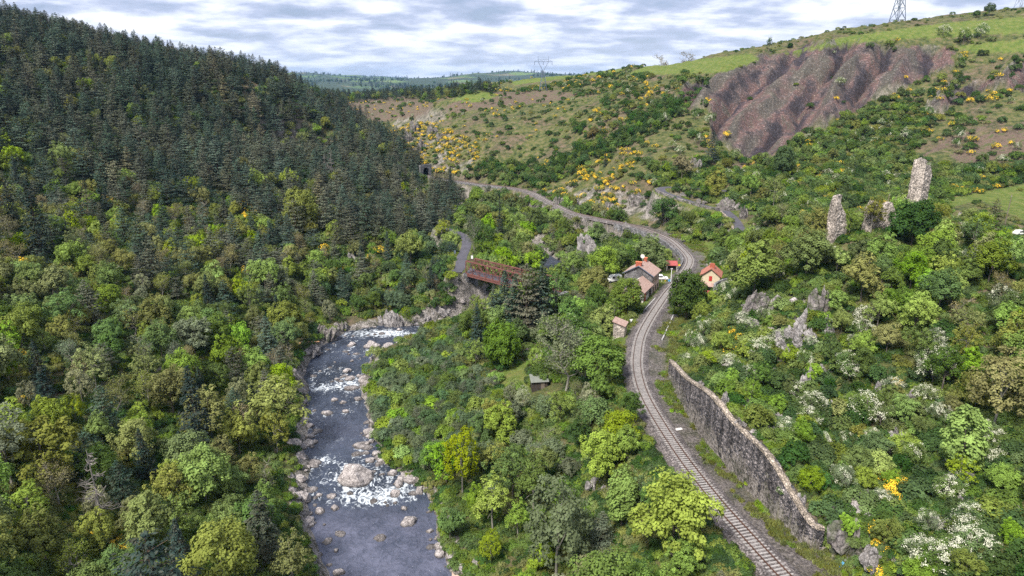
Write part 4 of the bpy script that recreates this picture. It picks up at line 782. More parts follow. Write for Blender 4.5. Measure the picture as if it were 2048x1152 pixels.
# ---------------------------------------------------------------- boulders and outcrops
from mathutils import noise as mn
import bmesh
def rock_mesh(name, seed, sub=3, sharp=.22, mat=None, flat=1.0):
    jag = sub > 3
    bm = bmesh.new(); bmesh.ops.create_icosphere(bm, subdivisions=sub, radius=1); rg = random.Random(seed)
    pl = [(Vector((rg.gauss(0,1), rg.gauss(0,1), rg.gauss(0,.8))).normalized(), rg.uniform(.62, .95)) for _ in range(12)]
    for v in bm.verts:
        for n_, d in pl:
            k = v.co.dot(n_)
            if k > d: v.co -= n_ * (k - d) * .92
        q = v.co * 1.7 + Vector((seed * 3.1, 0, 0)); v.co += v.co.normalized() * (mn.noise(q) * sharp + mn.noise(q * 2.7) * sharp * .4)
        if jag: a_ = v.co * 3.1 + Vector((seed, 1, 2)); v.co *= 1 + (.5 - abs(mn.noise(a_))) * .22 + (.5 - abs(mn.noise(a_ * 2.3))) * .13
        v.co.z *= flat
    me = bpy.data.meshes.new(name); bm.to_mesh(me); bm.free(); me.materials.append(mat or M['boulder']); return me
def crag_mesh(name, seed, mat, n=8):
    rg = random.Random(seed); bm = bmesh.new(); tilt = rg.uniform(-.5, .5)
    for k in range(n):
        m0 = rock_mesh('tmp', seed * 13 + k, 4 if k < 3 else 3, .34, mat); x, y = rg.uniform(-.75, .75), rg.uniform(-.7, .7); h = rg.uniform(.35, .95) * (1.15 - .5 * abs(x)); w1, w2 = rg.uniform(.16, .42), rg.uniform(.16, .42)
        for v in m0.vertices: q = v.co.copy(); v.co = Vector((x + q.x * w1 + q.z * h * tilt * .5, y + q.y * w2 + q.z * .1, q.z * h + rg.random() * .03))
        bm.from_mesh(m0); bpy.data.meshes.remove(m0)
    me = bpy.data.meshes.new(name); bm.to_mesh(me); bm.free(); me.materials.append(mat); return me
BM = [rock_mesh('boulder', s, 3, .2, M['boulder'], .75) for s in range(7)]; FLATM = [rock_mesh('boulder', s + 20, 3, .2, M['boulder'], .4) for s in range(4)]
CM = [crag_mesh('rock_outcrop', s + 40, M['rock']) for s in range(7)]; DM = [crag_mesh('rock_outcrop', s + 60, M['cliff']) for s in range(5)]
ITEMS = []    # things whose labels are composed later: (object, page x, page y, kind phrase, category)
rb_ = random.Random(11)
def boulder(px, py, wpx, flat=False, z=None, mesh=None):
    p = at_z(px, py + wpx * .12, RZ); p[2] = max(RZ, gz(p[0], p[1]) - .1)
    d = project(p[0], p[1], p[2])[2]; s = wpx / 2 / (FPX / d)
    me = mesh or rb_.choice(FLATM if flat else BM); o = link('boulder', me, None, None, (float(p[0]), float(p[1]), float(p[2]) - s * .06), rb_.uniform(0, 6.3), 1); o.scale = (s * 1.1, s * rb_.uniform(.85, 1.1), s * rb_.uniform(.85, 1.1))
    ITEMS.append((o, px, py, ('wide flat ' if flat else 'pale ') + ('' if wpx > 15 else 'small ') + 'boulder', 'boulder', wpx)); return o
o = boulder(710, 950, 74, mesh=BM[0]); ITEMS.pop(); o.scale = (o.scale[0], o.scale[1] * .8, o.scale[2] * 1.15); tag(o, 'biggest pale boulder of all, amid the foaming lower rapid', 'boulder', 'boulders in the river')
for a in ((639,1020,22),(670,1014,20),(638,989,14),(663,991,21),(615,886,28),(604,893,24),(590,896,30),(578,902,24),(596,910,22),(602,920,20),(740,861,28),(723,887,32,1),(735,886,18),(715,905,22,1),(731,904,20,1),(740,919,20),(628,922,26,1),(594,932,18),(583,970,18),(600,964,24),(612,975,18,1),(604,998,34),(592,1008,24),(585,1000,20),(819,1041,36),(808,1015,16),(762,1072,26,1),(680,1065,22,1),(797,967,27),(819,956,30),(808,950,20),(791,986,24),(825,984,22,1),(747,1000,18,1),(790,1005,11),(621,1026,13),(599,1023,13),(613,1053,18),(622,1045,19,1),(745,942,14,1),(759,926,20,1),(737,843,18,1),(744,882,14),(699,985,14,1),(906,1112,26),(928,1140,28),(951,1135,20),(900,1100,18),(858,1022,14,1),(872,1026,10,1),(840,975,14),(832,968,14),
          (703,688,20),(740,689,28),(752,691,18),(778,690,24),(692,702,13,1),(713,706,16,1),(754,702,12),(670,724,6),(704,721,9),(660,734,9,1),(695,741,18),(690,750,16,1),(700,756,20),(674,758,12),(664,762,8,1),(717,751,13),(727,743,9),(628,750,16,1),(704,772,28,1),(727,764,22),(733,775,12),(669,799,14),(716,796,18,1),(686,804,13),(654,823,27,1),(691,822,15),(765,701,12),(729,713,5),(744,720,8),(799,684,14),(763,665,14,1),(706,672,8),(684,754,10),(790,694,12),(738,795,12),(733,806,10),(682,761,12,1),(748,860,14),(730,870,10,1),(610,1035,10),(630,1010,9),(775,1010,8),(770,1003,10,1),(690,672,7),(735,670,9,1),(750,668,7),(720,716,6),(698,708,7),(678,736,6,1),(640,742,7)):
    boulder(a[0], a[1], a[2], len(a) > 3)
rbk = np.random.default_rng(77)
for k_ in range(230):
    i_ = rbk.integers(6, int(len(RIV) * .42)); sd = rbk.choice((-1, 1)); T_ = RIV[i_ + 1, :2] - RIV[i_ - 1, :2]; T_ /= np.linalg.norm(T_); q_ = sd * (RIV[i_, 3] - 1.3 + rbk.normal() * 1.2)
    X_, Y_ = RIV[i_, 0] + T_[1] * q_, RIV[i_, 1] - T_[0] * q_; px_, py_, d_ = [float(a) for a in project(X_, Y_, RZ)]
    if 560 < px_ < 960 and py_ < 1150: boulder(px_, py_, float(rbk.uniform(.5, 1.85) ** 1.5 * FPX / d_), rbk.random() < .3)
fo2 = fo * .78
for o in [i_[0] for i_ in ITEMS] + [bpy.data.objects['boulder']]:
    s_ = max(.5, o.scale[0]); k_ = (np.hypot(WX - o.location[0], WY - o.location[1]) < s_ * 6); dx_, dy_ = (WX - o.location[0]) / (s_ * .8), (WY - o.location[1] + s_ * 1.5) / (s_ * 2.0)
    calm = 1 - sstep(1000, 1025, wpy); fo2 = np.maximum(fo2, k_ * (.42 * np.exp(-(dx_ ** 2 + dy_ ** 2)) + .26 * np.exp(-(((WX - o.location[0]) ** 2 + (WY - o.location[1]) ** 2) / (s_ * 1.25) ** 2))) * (.15 + .85 * calm) + fo * .45)
wm.attributes['foam'].data.foreach_set('value', np.clip(fo2, 0, 1).astype(np.float32).ravel())
for o, *_ in ITEMS: o['group'] = 'boulders in the river'
def outcrop(px, py, w, h, label, dark=False, deep=.7):
    p = hit(px, py + h * .35); d = project(p[0], p[1], p[2])[2]; k = FPX / d; g_ = 1.25 if (px > 1380 and py > 560) else 1.0; s = w * g_ / 2 / k; hz = h * g_ / 2 / k
    me = rb_.choice(DM if dark else CM); o = link('rock_outcrop', me, None, None, (float(p[0]), float(p[1]) + s * deep * .5, float(p[2]) + hz * .35), rb_.uniform(-.5, .5)); o.scale = (s * 1.05, s * deep, hz * 1.15)
    tag(o, label, 'rock', 'rock outcrops on the slopes'); return o
for a in [(776,640,62,44,'bulky pale cliff rock where the river bends behind the rapid'),(806,645,30,26,'smaller grey cliff block right of the river bend rock'),(648,668,46,44,'steep brownish rock slab above the dark river bend'),(680,655,36,22,'sloping brown ledge between slab and cliff at the bend'),(620,706,44,26,'jagged white rock under the orange log'),(880,628,44,24,'grey flat topped rock behind the thin bankside trees'),(850,640,26,18,'low grey rock at the mouth of the gorge'),
          (1530,612,60,52,'dark grey rounded crag highest on the hill right of the track'),(1502,655,30,26,'pale split rock above the yellow broom by the track'),(1585,690,52,40,'long pale slanting rock rib on the hillside'),(1604,665,44,44,'grey rock rib below the wooded knoll'),(1640,610,40,56,'upright dark crag under the knoll trees'),(1655,664,24,26,'white topped square rock at the end of the rib'),(1618,640,26,34,'narrow pale rock pillar on the hillside'),(1575,715,24,24,'small pale rock below the long rib'),
          (1180,498,54,56,'grey cliff by the upper river behind the station trees'),(1165,480,30,30,'grey cliff shoulder left of the upper river cliff'),(1148,470,22,20,'low reddish rock in the upper river bed'),(1252,470,16,24,'narrow grey rock at the end of the viaduct wall'),(1460,411,52,30,'broad pale cliff behind the bend of the lane'),(1488,428,24,36,'rough pale rock where the lane disappears'),(1372,392,46,12,'low pink rock face along the lane by the switchback'),(1400,404,30,14,'small grey rock face above the lane'),(1422,540,20,30,'grey rock among bushes beside the bend of the line'),
          (826,254,24,30,'pale crag at the tip of the broom hillside'),(862,262,26,26,'second pale crag on the broom hillside'),(815,275,16,34,'thin pale crag left above the tunnel'),(844,290,22,30,'pale crag amid broom over the tunnel'),(880,275,20,20,'small crag on the crest of the broom hillside'),
          (1190,968,34,44,'pinkish broken rock face under the trees left of the track'),(1210,985,22,30,'small dark rock face beside the pinkish one'),(893,797,26,18,'lone white rock in the riverside scrub'),(866,850,20,24,'white stones in the riverside thicket'),
          (328,752,60,26,'brown rock slab on the wooded slope left of the river'),(208,358,40,16,'pale reddish slab below the dead branches'),(562,505,22,18,'grey rock in the clearing under the broom'),(685,502,24,18,'whitish rock on the slope above the river forest'),(705,520,18,26,'narrow rock right of the whitish slope rock'),
          (1700,1090,70,60,'dark crag past the near end of the retaining wall'),(1760,1120,60,44,'grey lichen crag near the bottom of the rocky slope'),(1670,1040,36,34,'dark rock beside the end of the retaining wall'),(1730,1010,40,44,'brown crag with pink flowers above the wall end'),(1700,965,34,30,'brown broken rock over the retaining wall'),(1480,850,18,20,'small pale rock just above the wall coping'),(1455,800,22,30,'pale rubble over the far half of the wall'),(1465,735,40,22,'brown rock patch under the flowering bush'),(1560,840,20,18,'small stone pile above the middle of the wall'),(1620,760,26,40,'grey rock among shrubs mid hillside'),(1400,770,20,12,'small pale stones at the far end of the coping'),
          (1280,400,60,30,'rugged grey rock face right of the near broom slope'),(1340,430,40,26,'rugged rock face over the railway viaduct'),(1150,408,40,22,'dark rock cutting where the line passes the spur'),(1210,415,50,22,'grey rock cutting beside the railway below the broom'),(1116,404,26,24,'dark notch rock at the nose of the spur'),(1060,425,22,18,'pale rock bank below the railway curve'),(1390,330,26,40,'reddish crag behind the tawny tree'),(1860,330,20,12,'pale rock at the edge of the heath')]:
    outcrop(*a, dark=(a[1] < 450 or 'dark' in a[4] or 'brown' in a[4]))
rk2 = np.random.default_rng(9); ROCKS = []
for k_ in range(420):
    x_, y_ = rk2.uniform(1360, 2040), rk2.uniform(570, 1145)
    if len(ROCKS) > 85: break
    if not inpoly(np.array([x_]), np.array([y_]), [(1460,570),(1560,575),(1690,610),(1760,740),(1990,860),(2048,1000),(2048,1152),(1700,1152),(1640,1060),(1400,745),(1370,700)])[0] or fbm(np.array([x_ / 60]), np.array([y_ / 60]), 2, 5)[0] < .47: continue
    p = hit(x_, y_); s_ = float(rk2.uniform(.35, 1.5)) ** 1.3; o = link('rock', CM[k_ % 7] if k_ % 3 else BM[k_ % 7], None, None, (float(p[0]), float(p[1]), float(p[2]) + s_ * .1), rk2.uniform(0, 6)); o.scale = (s_, s_, s_ * 1.2); ROCKS.append(o)
    o['group'] = 'rocks on the slope above the wall'; ITEMS.append((o, x_, y_, ('big' if s_ > 1 else 'small') + ' grey rock', 'rock', s_))
for x_, y_, s_, l_ in ((1140,562,1.0,'heap of white stones in the yard left of the parked van'),(1152,557,.7,'smaller heap of white stones beside the big heap'),(870,850,1.2,'scatter of white stones in the riverside thicket')):
    p = hit(x_, y_); o = link('stone_heap', crag_mesh('stone_heap', 90 + int(x_) % 7, M['whitewall'], 7), None, None, tuple(map(float, p)), .4); o.scale = (2.2 * s_, 1.6 * s_, .6 * s_); tag(o, l_, 'stones')
Pq = np.array([hit(1078, 662), hit(1070, 680), hit(1060, 700), hit(1056, 716)]); Pq = dense(Pq, .8); Pq[:, 2] = ground(Pq[:, 0], Pq[:, 1]) + .05
tag(strip('path', Pq, [(-1.1,-.3),(-.9,.06),(.9,.06),(1.1,-.3)], M['ballast']), 'grey gravel path coming down to the meadow', None, None, 'structure')
# sandy river bar
p = at_z(985, 1150, RZ + .2); mb = MB(); sp0 = []
ng = 24; xs = np.linspace(-6, 6, ng); XX, YY = np.meshgrid(xs, xs * .7); ZZ = 0.7 * np.exp(-(XX / 5) ** 2 - (YY / 3.4) ** 2) * 1.6 - .6 + fbm(XX, YY, 3, 8) * .3
tag(link('sand_bank', np_mesh('sand_bank', np.stack([XX + p[0], YY + p[1], ZZ + RZ + .3], -1).reshape(-1, 3), grid_faces(ng, ng), smooth=True), simple('pinkish_sand', (.42,.31,.25), .95, .2, 1.5)), 'pale pink sand bank at the river edge', None, None, 'structure')
# ---------------------------------------------------------------- plant meshes (metres, base at origin)
def unit(a): return a / np.maximum(np.linalg.norm(a, axis=-1, keepdims=True), 1e-9)
def leafquads(c, n, w, l, rg, tdir=None):
    n = unit(n); r = rg.normal(size=c.shape) if tdir is None else tdir
    t = unit(r - (r * n).sum(-1, keepdims=True) * n); b = np.cross(n, t); w = np.broadcast_to(w, len(c))[:, None] / 2; l = np.broadcast_to(l, len(c))[:, None] / 2
    V = np.stack([c - t * l, c + b * w - t * l * .15, c + t * l, c - b * w - t * l * .15], 1).reshape(-1, 3)
    return V, np.arange(len(V)).reshape(-1, 4)
def crown_points(rg, nc, cen, rad, cr, per, low=-.45, flat=1.0, shell=.62):
    """clumps inside an ellipsoid; returns leaf centres, normals"""
    C_, N_ = [], []
    k = 0; ga = math.pi * (3 - 5 ** .5)
    for i in range(nc):
        z = 1 - (i + .5) / nc * (1 - low); a = ga * i + rg.uniform(-.4, .4); r = math.sqrt(max(0, 1 - z * z))
        d = np.array([math.cos(a) * r, math.sin(a) * r, z]); f = rg.uniform(shell, 1.0)
        c0 = cen + d * rad * f; R0 = cr * rg.uniform(.65, 1.25); m = int(per * (R0 / cr) ** 1.6)
        dr = unit(rg.normal(size=(m, 3)) + d * .55 + np.array([0, 0, .35])); p = c0 + dr * R0 * rg.uniform(.55, 1.05, (m, 1)) * np.array([1, 1, flat])
        C_.append(p); N_.append(dr * .75 + d * .35 + np.array([0, 0, .55]) + rg.normal(size=(m, 3)) * .38)
    return np.vstack(C_), np.vstack(N_)
def lobed_points(rg, H, rx, rz, cz, nl, nc, cr, per):
    C_, N_ = [], []
    for i in range(nl):
        a = 2.4 * i + rg.uniform(-.5, .5); top = i == 0; f = 0.12 if top else rg.uniform(.35, .72); zc = H * cz + (rz * .42 if top else rz * rg.uniform(-.62, .35)); R_ = rx * (rg.uniform(.5, .62) if top else rg.uniform(.38, .58))
        c, n = crown_points(rg, max(8, int(nc / nl)), np.array([math.cos(a) * rx * f, math.sin(a) * rx * f, zc]), np.array([R_, R_, R_ * rg.uniform(1.0, 1.35)]), cr * rg.uniform(.8, 1.15), per, -.5, shell=.5); C_.append(c); N_.append(n)
    return np.vstack(C_), np.vstack(N_)
def trunk_mb(rg, H, r, tips, lean=.3, n=6):
    mb = MB(); k = 5; top = H * .8; pts = [(rg.normal() * lean * i / k * .5 * (i > 0), rg.normal() * lean * i / k * .5 * (i > 0), -.6 + (top + .6) * i / k) for i in range(k + 1)]
    mb.tube(pts, [r * (1 - .78 * i / k) for i in range(k + 1)], n)
    for tp in tips:
        z0 = rg.uniform(.28, .62) * H; a = Vector((pts[2][0] * .5, pts[2][1] * .5, z0)); b = Vector(tp); m = a.lerp(b, .5) + Vector((0, 0, .25 * (b - a).length * .4))
        mb.tube([a, m, b], [r * .42, r * .26, r * .07], 5)
    return mb
def mb_mesh(mb, name, mat):
    me = bpy.data.meshes.new(name); me.from_pydata(mb.v, [], mb.f); me.update(); me.materials.append(mat); return me
M['leaf'] = leaf_mat('broad_leaves', (1, 1, 1), .62, 1.30, None, 0, .30)
M['needle'] = leaf_mat('pine_needles', (1, 1, 1), .6, 1.25, (.165, .125, .08), .32, .12, nscale=.8)
M['blossom'] = simple('hawthorn_blossom', (.58, .58, .44), .8, .15, 3); M['broomflower'] = simple('broom_flower', (.80, .52, .03), .7, .25, 1.2)
M['bark2'] = simple('pale_bark', (.24,.22,.19), .9, .3, 4)
def mesh_parts(name, V, F, mat): me = np_mesh(name, V, F); me.materials.append(mat); return me
PL = {}    # kind -> list of variants; a variant is a list of (part name, mesh)
def broad(seed, H, rx, rz, nc, cr, per, leaf=.42, low=-.5, bark='bark', tr=.17, cz=.6, lean=.3, lobes=0):
    rg = np.random.default_rng(seed); cen = np.array([0, 0, H * cz]); c, n = lobed_points(rg, H, rx, rz, cz, lobes, nc, cr, per) if lobes else crown_points(rg, nc, cen, np.array([rx, rx * rg.uniform(.85, 1.1), rz]), cr, per, low)
    q = c[:, 2] > H * .09; c, n = c[q], n[q]
    V, F = leafquads(c, n, leaf * rg.uniform(.55, 1.0, len(c)), leaf * rg.uniform(.8, 1.35, len(c)), rg)
    tips = [cen + unit(rg.normal(size=3) + np.array([0, 0, .3])) * np.array([rx, rx, rz]) * .75 for _ in range(7)]
    return [('crown', mesh_parts('crown', V, F, M['leaf'])), ('trunk', mb_mesh(trunk_mb(rg, H, tr, tips, lean), 'trunk', M[bark]))]
PL['broadleaf_tree'] = [broad(1, 9, 3.9, 3.9, 100, .8, 62, .33, lobes=7), broad(2, 9, 3.4, 4.2, 96, .72, 60, .32, lobes=6), broad(3, 9.5, 4.2, 3.6, 112, .75, 58, .33, lobes=9), broad(4, 8.6, 3.3, 3.3, 80, .85, 66, .33), broad(5, 10, 2.9, 4.7, 92, .66, 60, .32, lobes=7),
                        broad(6, 9, 3.7, 4.0, 96, .6, 36, .3, lobes=8), broad(7, 9.6, 3.2, 4.4, 92, .55, 30, .28, bark='bark2', lobes=7)]
PL['dense'] = [broad(11, 9, 4.0, 3.9, 120, .9, 85, .34, -.75, cz=.52)]
PL['narrow'] = [broad(12, 10, 1.9, 4.7, 44, .85, 85, .36, -.8, cz=.52)]
PL['loose'] = [broad(13, 10, 3.0, 4.6, 78, .62, 44, .30, -.6, bark='bark2', cz=.56)]
def sparse(seed, H, rx, rz, leafn, bark='bark2', dead=False):
    rg = np.random.default_rng(seed); mb = MB(); cen = np.array([0, 0, H * .6]); tw = []
    k = 6; pts = [np.array([rg.normal() * .12 * i, rg.normal() * .12 * i, -.5 + H * .88 * i / k]) for i in range(k + 1)]; mb.tube(pts, [.17 * (1 - .85 * i / k) for i in range(k + 1)], 5)
    for i in range(26):
        z = rg.uniform(.22, .9) * H; a = rg.uniform(0, 6.28); b0 = np.array([np.interp(z, [p[2] for p in pts], [p[j] for p in pts]) for j in (0, 1)] + [z]); up = rg.uniform(.35, 1.1)
        L_ = rx * rg.uniform(.6, 1.1) * (1.15 - z / H * .75); d = unit(np.array([math.cos(a), math.sin(a), up])); e = b0 + d * L_; m = (b0 + e) / 2 + np.array([0, 0, -.12 * L_])
        mb.tube([b0, m, e], [.055, .04, .02], 4, False); tw.append(e)
        for j in range(5):
            f = rg.uniform(.35, 1); s0 = b0 + (e - b0) * f; d2 = unit(d + rg.normal(size=3) * .65); e2 = s0 + d2 * L_ * rg.uniform(.25, .5); mb.tube([s0, e2], [.026, .012], 3, False); tw.append(e2)
    out = [('trunk', mb_mesh(mb, 'trunk', M[bark]))]
    if leafn:
        tw = np.array(tw); c = tw[rg.integers(0, len(tw), leafn)] + rg.normal(size=(leafn, 3)) * .32; n = rg.normal(size=(leafn, 3)) + np.array([0, 0, .8])
        V, F = leafquads(c, n, .2 * rg.uniform(.6, 1, leafn), .3 * rg.uniform(.7, 1.2, leafn), rg); out.append(('crown', mesh_parts('crown', V, F, M['leaf'])))
    return out
PL['bare_tree'] = [sparse(21, 8, 3.0, 3, 1500), sparse(22, 9, 2.6, 3.4, 800), sparse(23, 8, 3.2, 3, 2100)]
def dead_pine(seed, H=11):
    rg = np.random.default_rng(seed); mb = MB(); mb.tube([(0, 0, -.5), (.1, 0, H * .5), (.35, .1, H)], [.2, .13, .04], 6)
    for i in range(34):
        t = rg.uniform(.2, .97); a = i * 2.4; L_ = (1 - t) * 3.0 + .7; z = t * H; b0 = Vector((.3 * t, 0, z)); d = Vector((math.cos(a), math.sin(a), rg.uniform(-.25, .2))); e = b0 + d * L_; m = b0 + d * L_ * .55 + Vector((0, 0, -.12 * L_))
        mb.tube([b0, m, e], [.06, .045, .02], 4, False)
        for j in range(6): f = rg.uniform(.3, 1); s0 = b0 + (e - b0) * f; mb.tube([s0, s0 + (d + Vector(rg.normal(size=3) * .6)).normalized() * L_ * .3], [.03, .012], 3, False)
    return [('trunk', mb_mesh(mb, 'trunk', M['deadwood']))]
PL['dead_pine'] = [dead_pine(31), dead_pine(32, 9)]
def pine(seed, H, R0, pw, wh, br, q, droop, lw=.26, ll=.62, zb=.14, gap=.0):
    rg = np.random.default_rng(seed); C_, N_, T_ = [], [], []; mb = MB(); mb.tube([(0, 0, -.6), (.05, 0, H * .5), (0, .05, H * .99)], [.19, .12, .03], 6)
    for i in range(wh):
        t = i / (wh - 1); z = (zb + (1 - zb) * t ** .92) * H; rr = R0 * (1 - t) ** pw * rg.uniform(.82, 1.15) + .18; nb = max(3, int(br * (1 - .45 * t))); a0 = rg.uniform(0, 6.28)
        for j in range(nb):
            if rg.random() < gap: continue
            a = a0 + 6.283 * j / nb + rg.normal() * .16; L_ = rr * rg.uniform(.72, 1.18); up = (.42 * t - droop * (1 - t)) + rg.normal() * .07; d = np.array([math.cos(a), math.sin(a), up]); m = max(4, int(q * L_ / R0) + 3)
            f = rg.uniform(.12, 1.02, m) ** .75; side = np.array([-math.sin(a), math.cos(a), 0]); wdt = (.14 + .34 * L_ * (1 - np.abs(f - .55))) * .55
            p = np.array([0, 0, z]) + d * (L_ * f)[:, None] + side * (rg.normal(size=m) * wdt)[:, None] + np.array([0, 0, 1]) * (rg.normal(size=m) * .10 + .12 * f * f * L_ * .4)[:, None]
            C_.append(p); N_.append(np.array([0, 0, 1.0]) + d * .45 + rg.normal(size=(m, 3)) * .36); T_.append(d + side * rg.normal(size=(m, 1)) * .6)
            if j % 2 == 0: mb.tube([(0, 0, z), tuple(np.array([0, 0, z]) + d * L_ * .9)], [.05, .015], 3, False)
    c = np.vstack(C_); V, F = leafquads(c, np.vstack(N_), lw * rg.uniform(.7, 1.2, len(c)), ll * rg.uniform(.7, 1.25, len(c)), rg, np.vstack(T_))
    return [('crown', mesh_parts('crown', V, F, M['needle'])), ('trunk', mb_mesh(mb, 'trunk', M['darkbark']))]
PL['pine_tree'] = [pine(41, 12, 3.7, .68, 15, 10, 25, .03), pine(42, 12.5, 3.3, .74, 16, 10, 24, .08), pine(43, 11.0, 4.0, .55, 12, 9, 28, -.03, gap=.12), pine(44, 13, 3.5, .66, 16, 9, 24, .06, gap=.12), pine(45, 10.5, 3.9, .42, 11, 9, 30, -.08, zb=.32, gap=.14), pine(46, 11.5, 3.1, .6, 14, 9, 24, .02, gap=.2)]
PL['spruce_tree'] = [pine(51, 13, 2.9, .95, 24, 10, 17, .28, .26, .55, .06), pine(52, 14, 2.6, .9, 26, 9, 16, .3, .26, .55, .06)]
def bush(seed, H, rx, nc, cr, per, leaf, flower=None, ff=.4, mat='leaf', trunk=False):
    rg = np.random.default_rng(seed); c, n = crown_points(rg, nc, np.array([0, 0, H * .5]), np.array([rx, rx * rg.uniform(.8, 1.1), H * .46]), cr, per, -.25)
    q = c[:, 2] > -.2; c, n = c[q], n[q]; w_, l_ = leaf * rg.uniform(.55, 1.0, len(c)), leaf * rg.uniform(.8, 1.3, len(c)); out = []
    if flower:
        f = fbm(c[:, 0] * 1.1 + seed, c[:, 2] * 1.1 + c[:, 1] * .8, 2, seed) + rg.normal(size=len(c)) * .05 + (c[:, 2] / H - .5) * .12; th = np.quantile(f, 1 - ff); s = f > th
        V, F = leafquads(c[~s], n[~s], w_[~s], l_[~s], rg); out.append(('crown' if trunk else 'leaves', mesh_parts('crown', V, F, M[mat])))
        V, F = leafquads(c[s] * 1.03, n[s], w_[s] * .8, l_[s] * .65, rg); out.append(('blossom', mesh_parts('blossom', V, F, M[flower])))
    else:
        V, F = leafquads(c, n, w_, l_, rg); out.append(('leaves', mesh_parts('leaves', V, F, M[mat])))
    if trunk: out.append(('trunk', mb_mesh(trunk_mb(rg, H, .11, [(rg.normal() * rx * .6, rg.normal() * rx * .6, H * rg.uniform(.5, .8)) for _ in range(6)], .3, 5), 'trunk', M['bark'])))
    return out
PL['hawthorn_tree'] = [bush(61, 4.6, 2.2, 48, .6, 70, .17, 'blossom', .32, trunk=True), bush(62, 4.2, 2.4, 52, .55, 66, .17, 'blossom', .40, trunk=True), bush(63, 5, 2.1, 52, .55, 66, .17, 'blossom', .22, trunk=True)]
PL['broom_bush'] = [bush(71, 1.7, 1.3, 22, .42, 44, .2, 'broomflower', .55), bush(72, 1.5, 1.5, 24, .4, 40, .2, 'broomflower', .5), bush(73, 1.9, 1.2, 22, .42, 42, .2, 'broomflower', .62)]
PL['shrub'] = [bush(81, 2.3, 1.7, 22, .62, 55, .3), bush(82, 2.0, 1.9, 26, .55, 45, .27), bush(83, 2.8, 1.5, 24, .6, 50, .3), bush(84, 1.6, 1.6, 20, .5, 44, .26)]
PL['willow_bush'] = [bush(91, 3.4, 2.0, 34, .62, 60, .24), bush(92, 3.0, 2.3, 38, .6, 52, .24), bush(93, 3.8, 1.9, 34, .6, 52, .24)]
HT = {'broadleaf_tree': 10, 'dense': 9, 'narrow': 10.3, 'loose': 10.6, 'bare_tree': 8.3, 'dead_pine': 10.5, 'pine_tree': 12, 'spruce_tree': 13.5, 'hawthorn_tree': 5, 'broom_bush': 1.9, 'shrub': 2.5, 'willow_bush': 3.7}
RAD = {'broadleaf_tree': 4.2, 'dense': 4.9, 'narrow': 2.5, 'loose': 3.5, 'bare_tree': 3, 'dead_pine': 3, 'pine_tree': 3.6, 'spruce_tree': 2.8, 'hawthorn_tree': 2.7, 'broom_bush': 1.5, 'shrub': 2, 'willow_bush': 2.5}
def grow(kind, var, p, s, col, rz, name=None, wide=1.0):
    ps = PL[kind][var % len(PL[kind])]; nm = name or {'dense': 'broadleaf_tree', 'narrow': 'broadleaf_tree', 'loose': 'broadleaf_tree'}.get(kind, kind)
    if len(ps) == 1:
        o = bpy.data.objects.new(nm, ps[0][1]); C.objects.link(o); o.location = p; o.rotation_euler = (0, 0, rz); o.scale = (s * wide, s * wide, s); o.color = (*col, 1); return o
    r = bpy.data.objects.new(nm, None); C.objects.link(r); r.empty_display_size = .2; r.location = p; r.rotation_euler = (0, 0, rz); r.scale = (s * wide, s * wide, s)
    for pn, me in ps: o = bpy.data.objects.new(pn, me); C.objects.link(o); o.parent = r; o.color = (*col, 1)
    return r
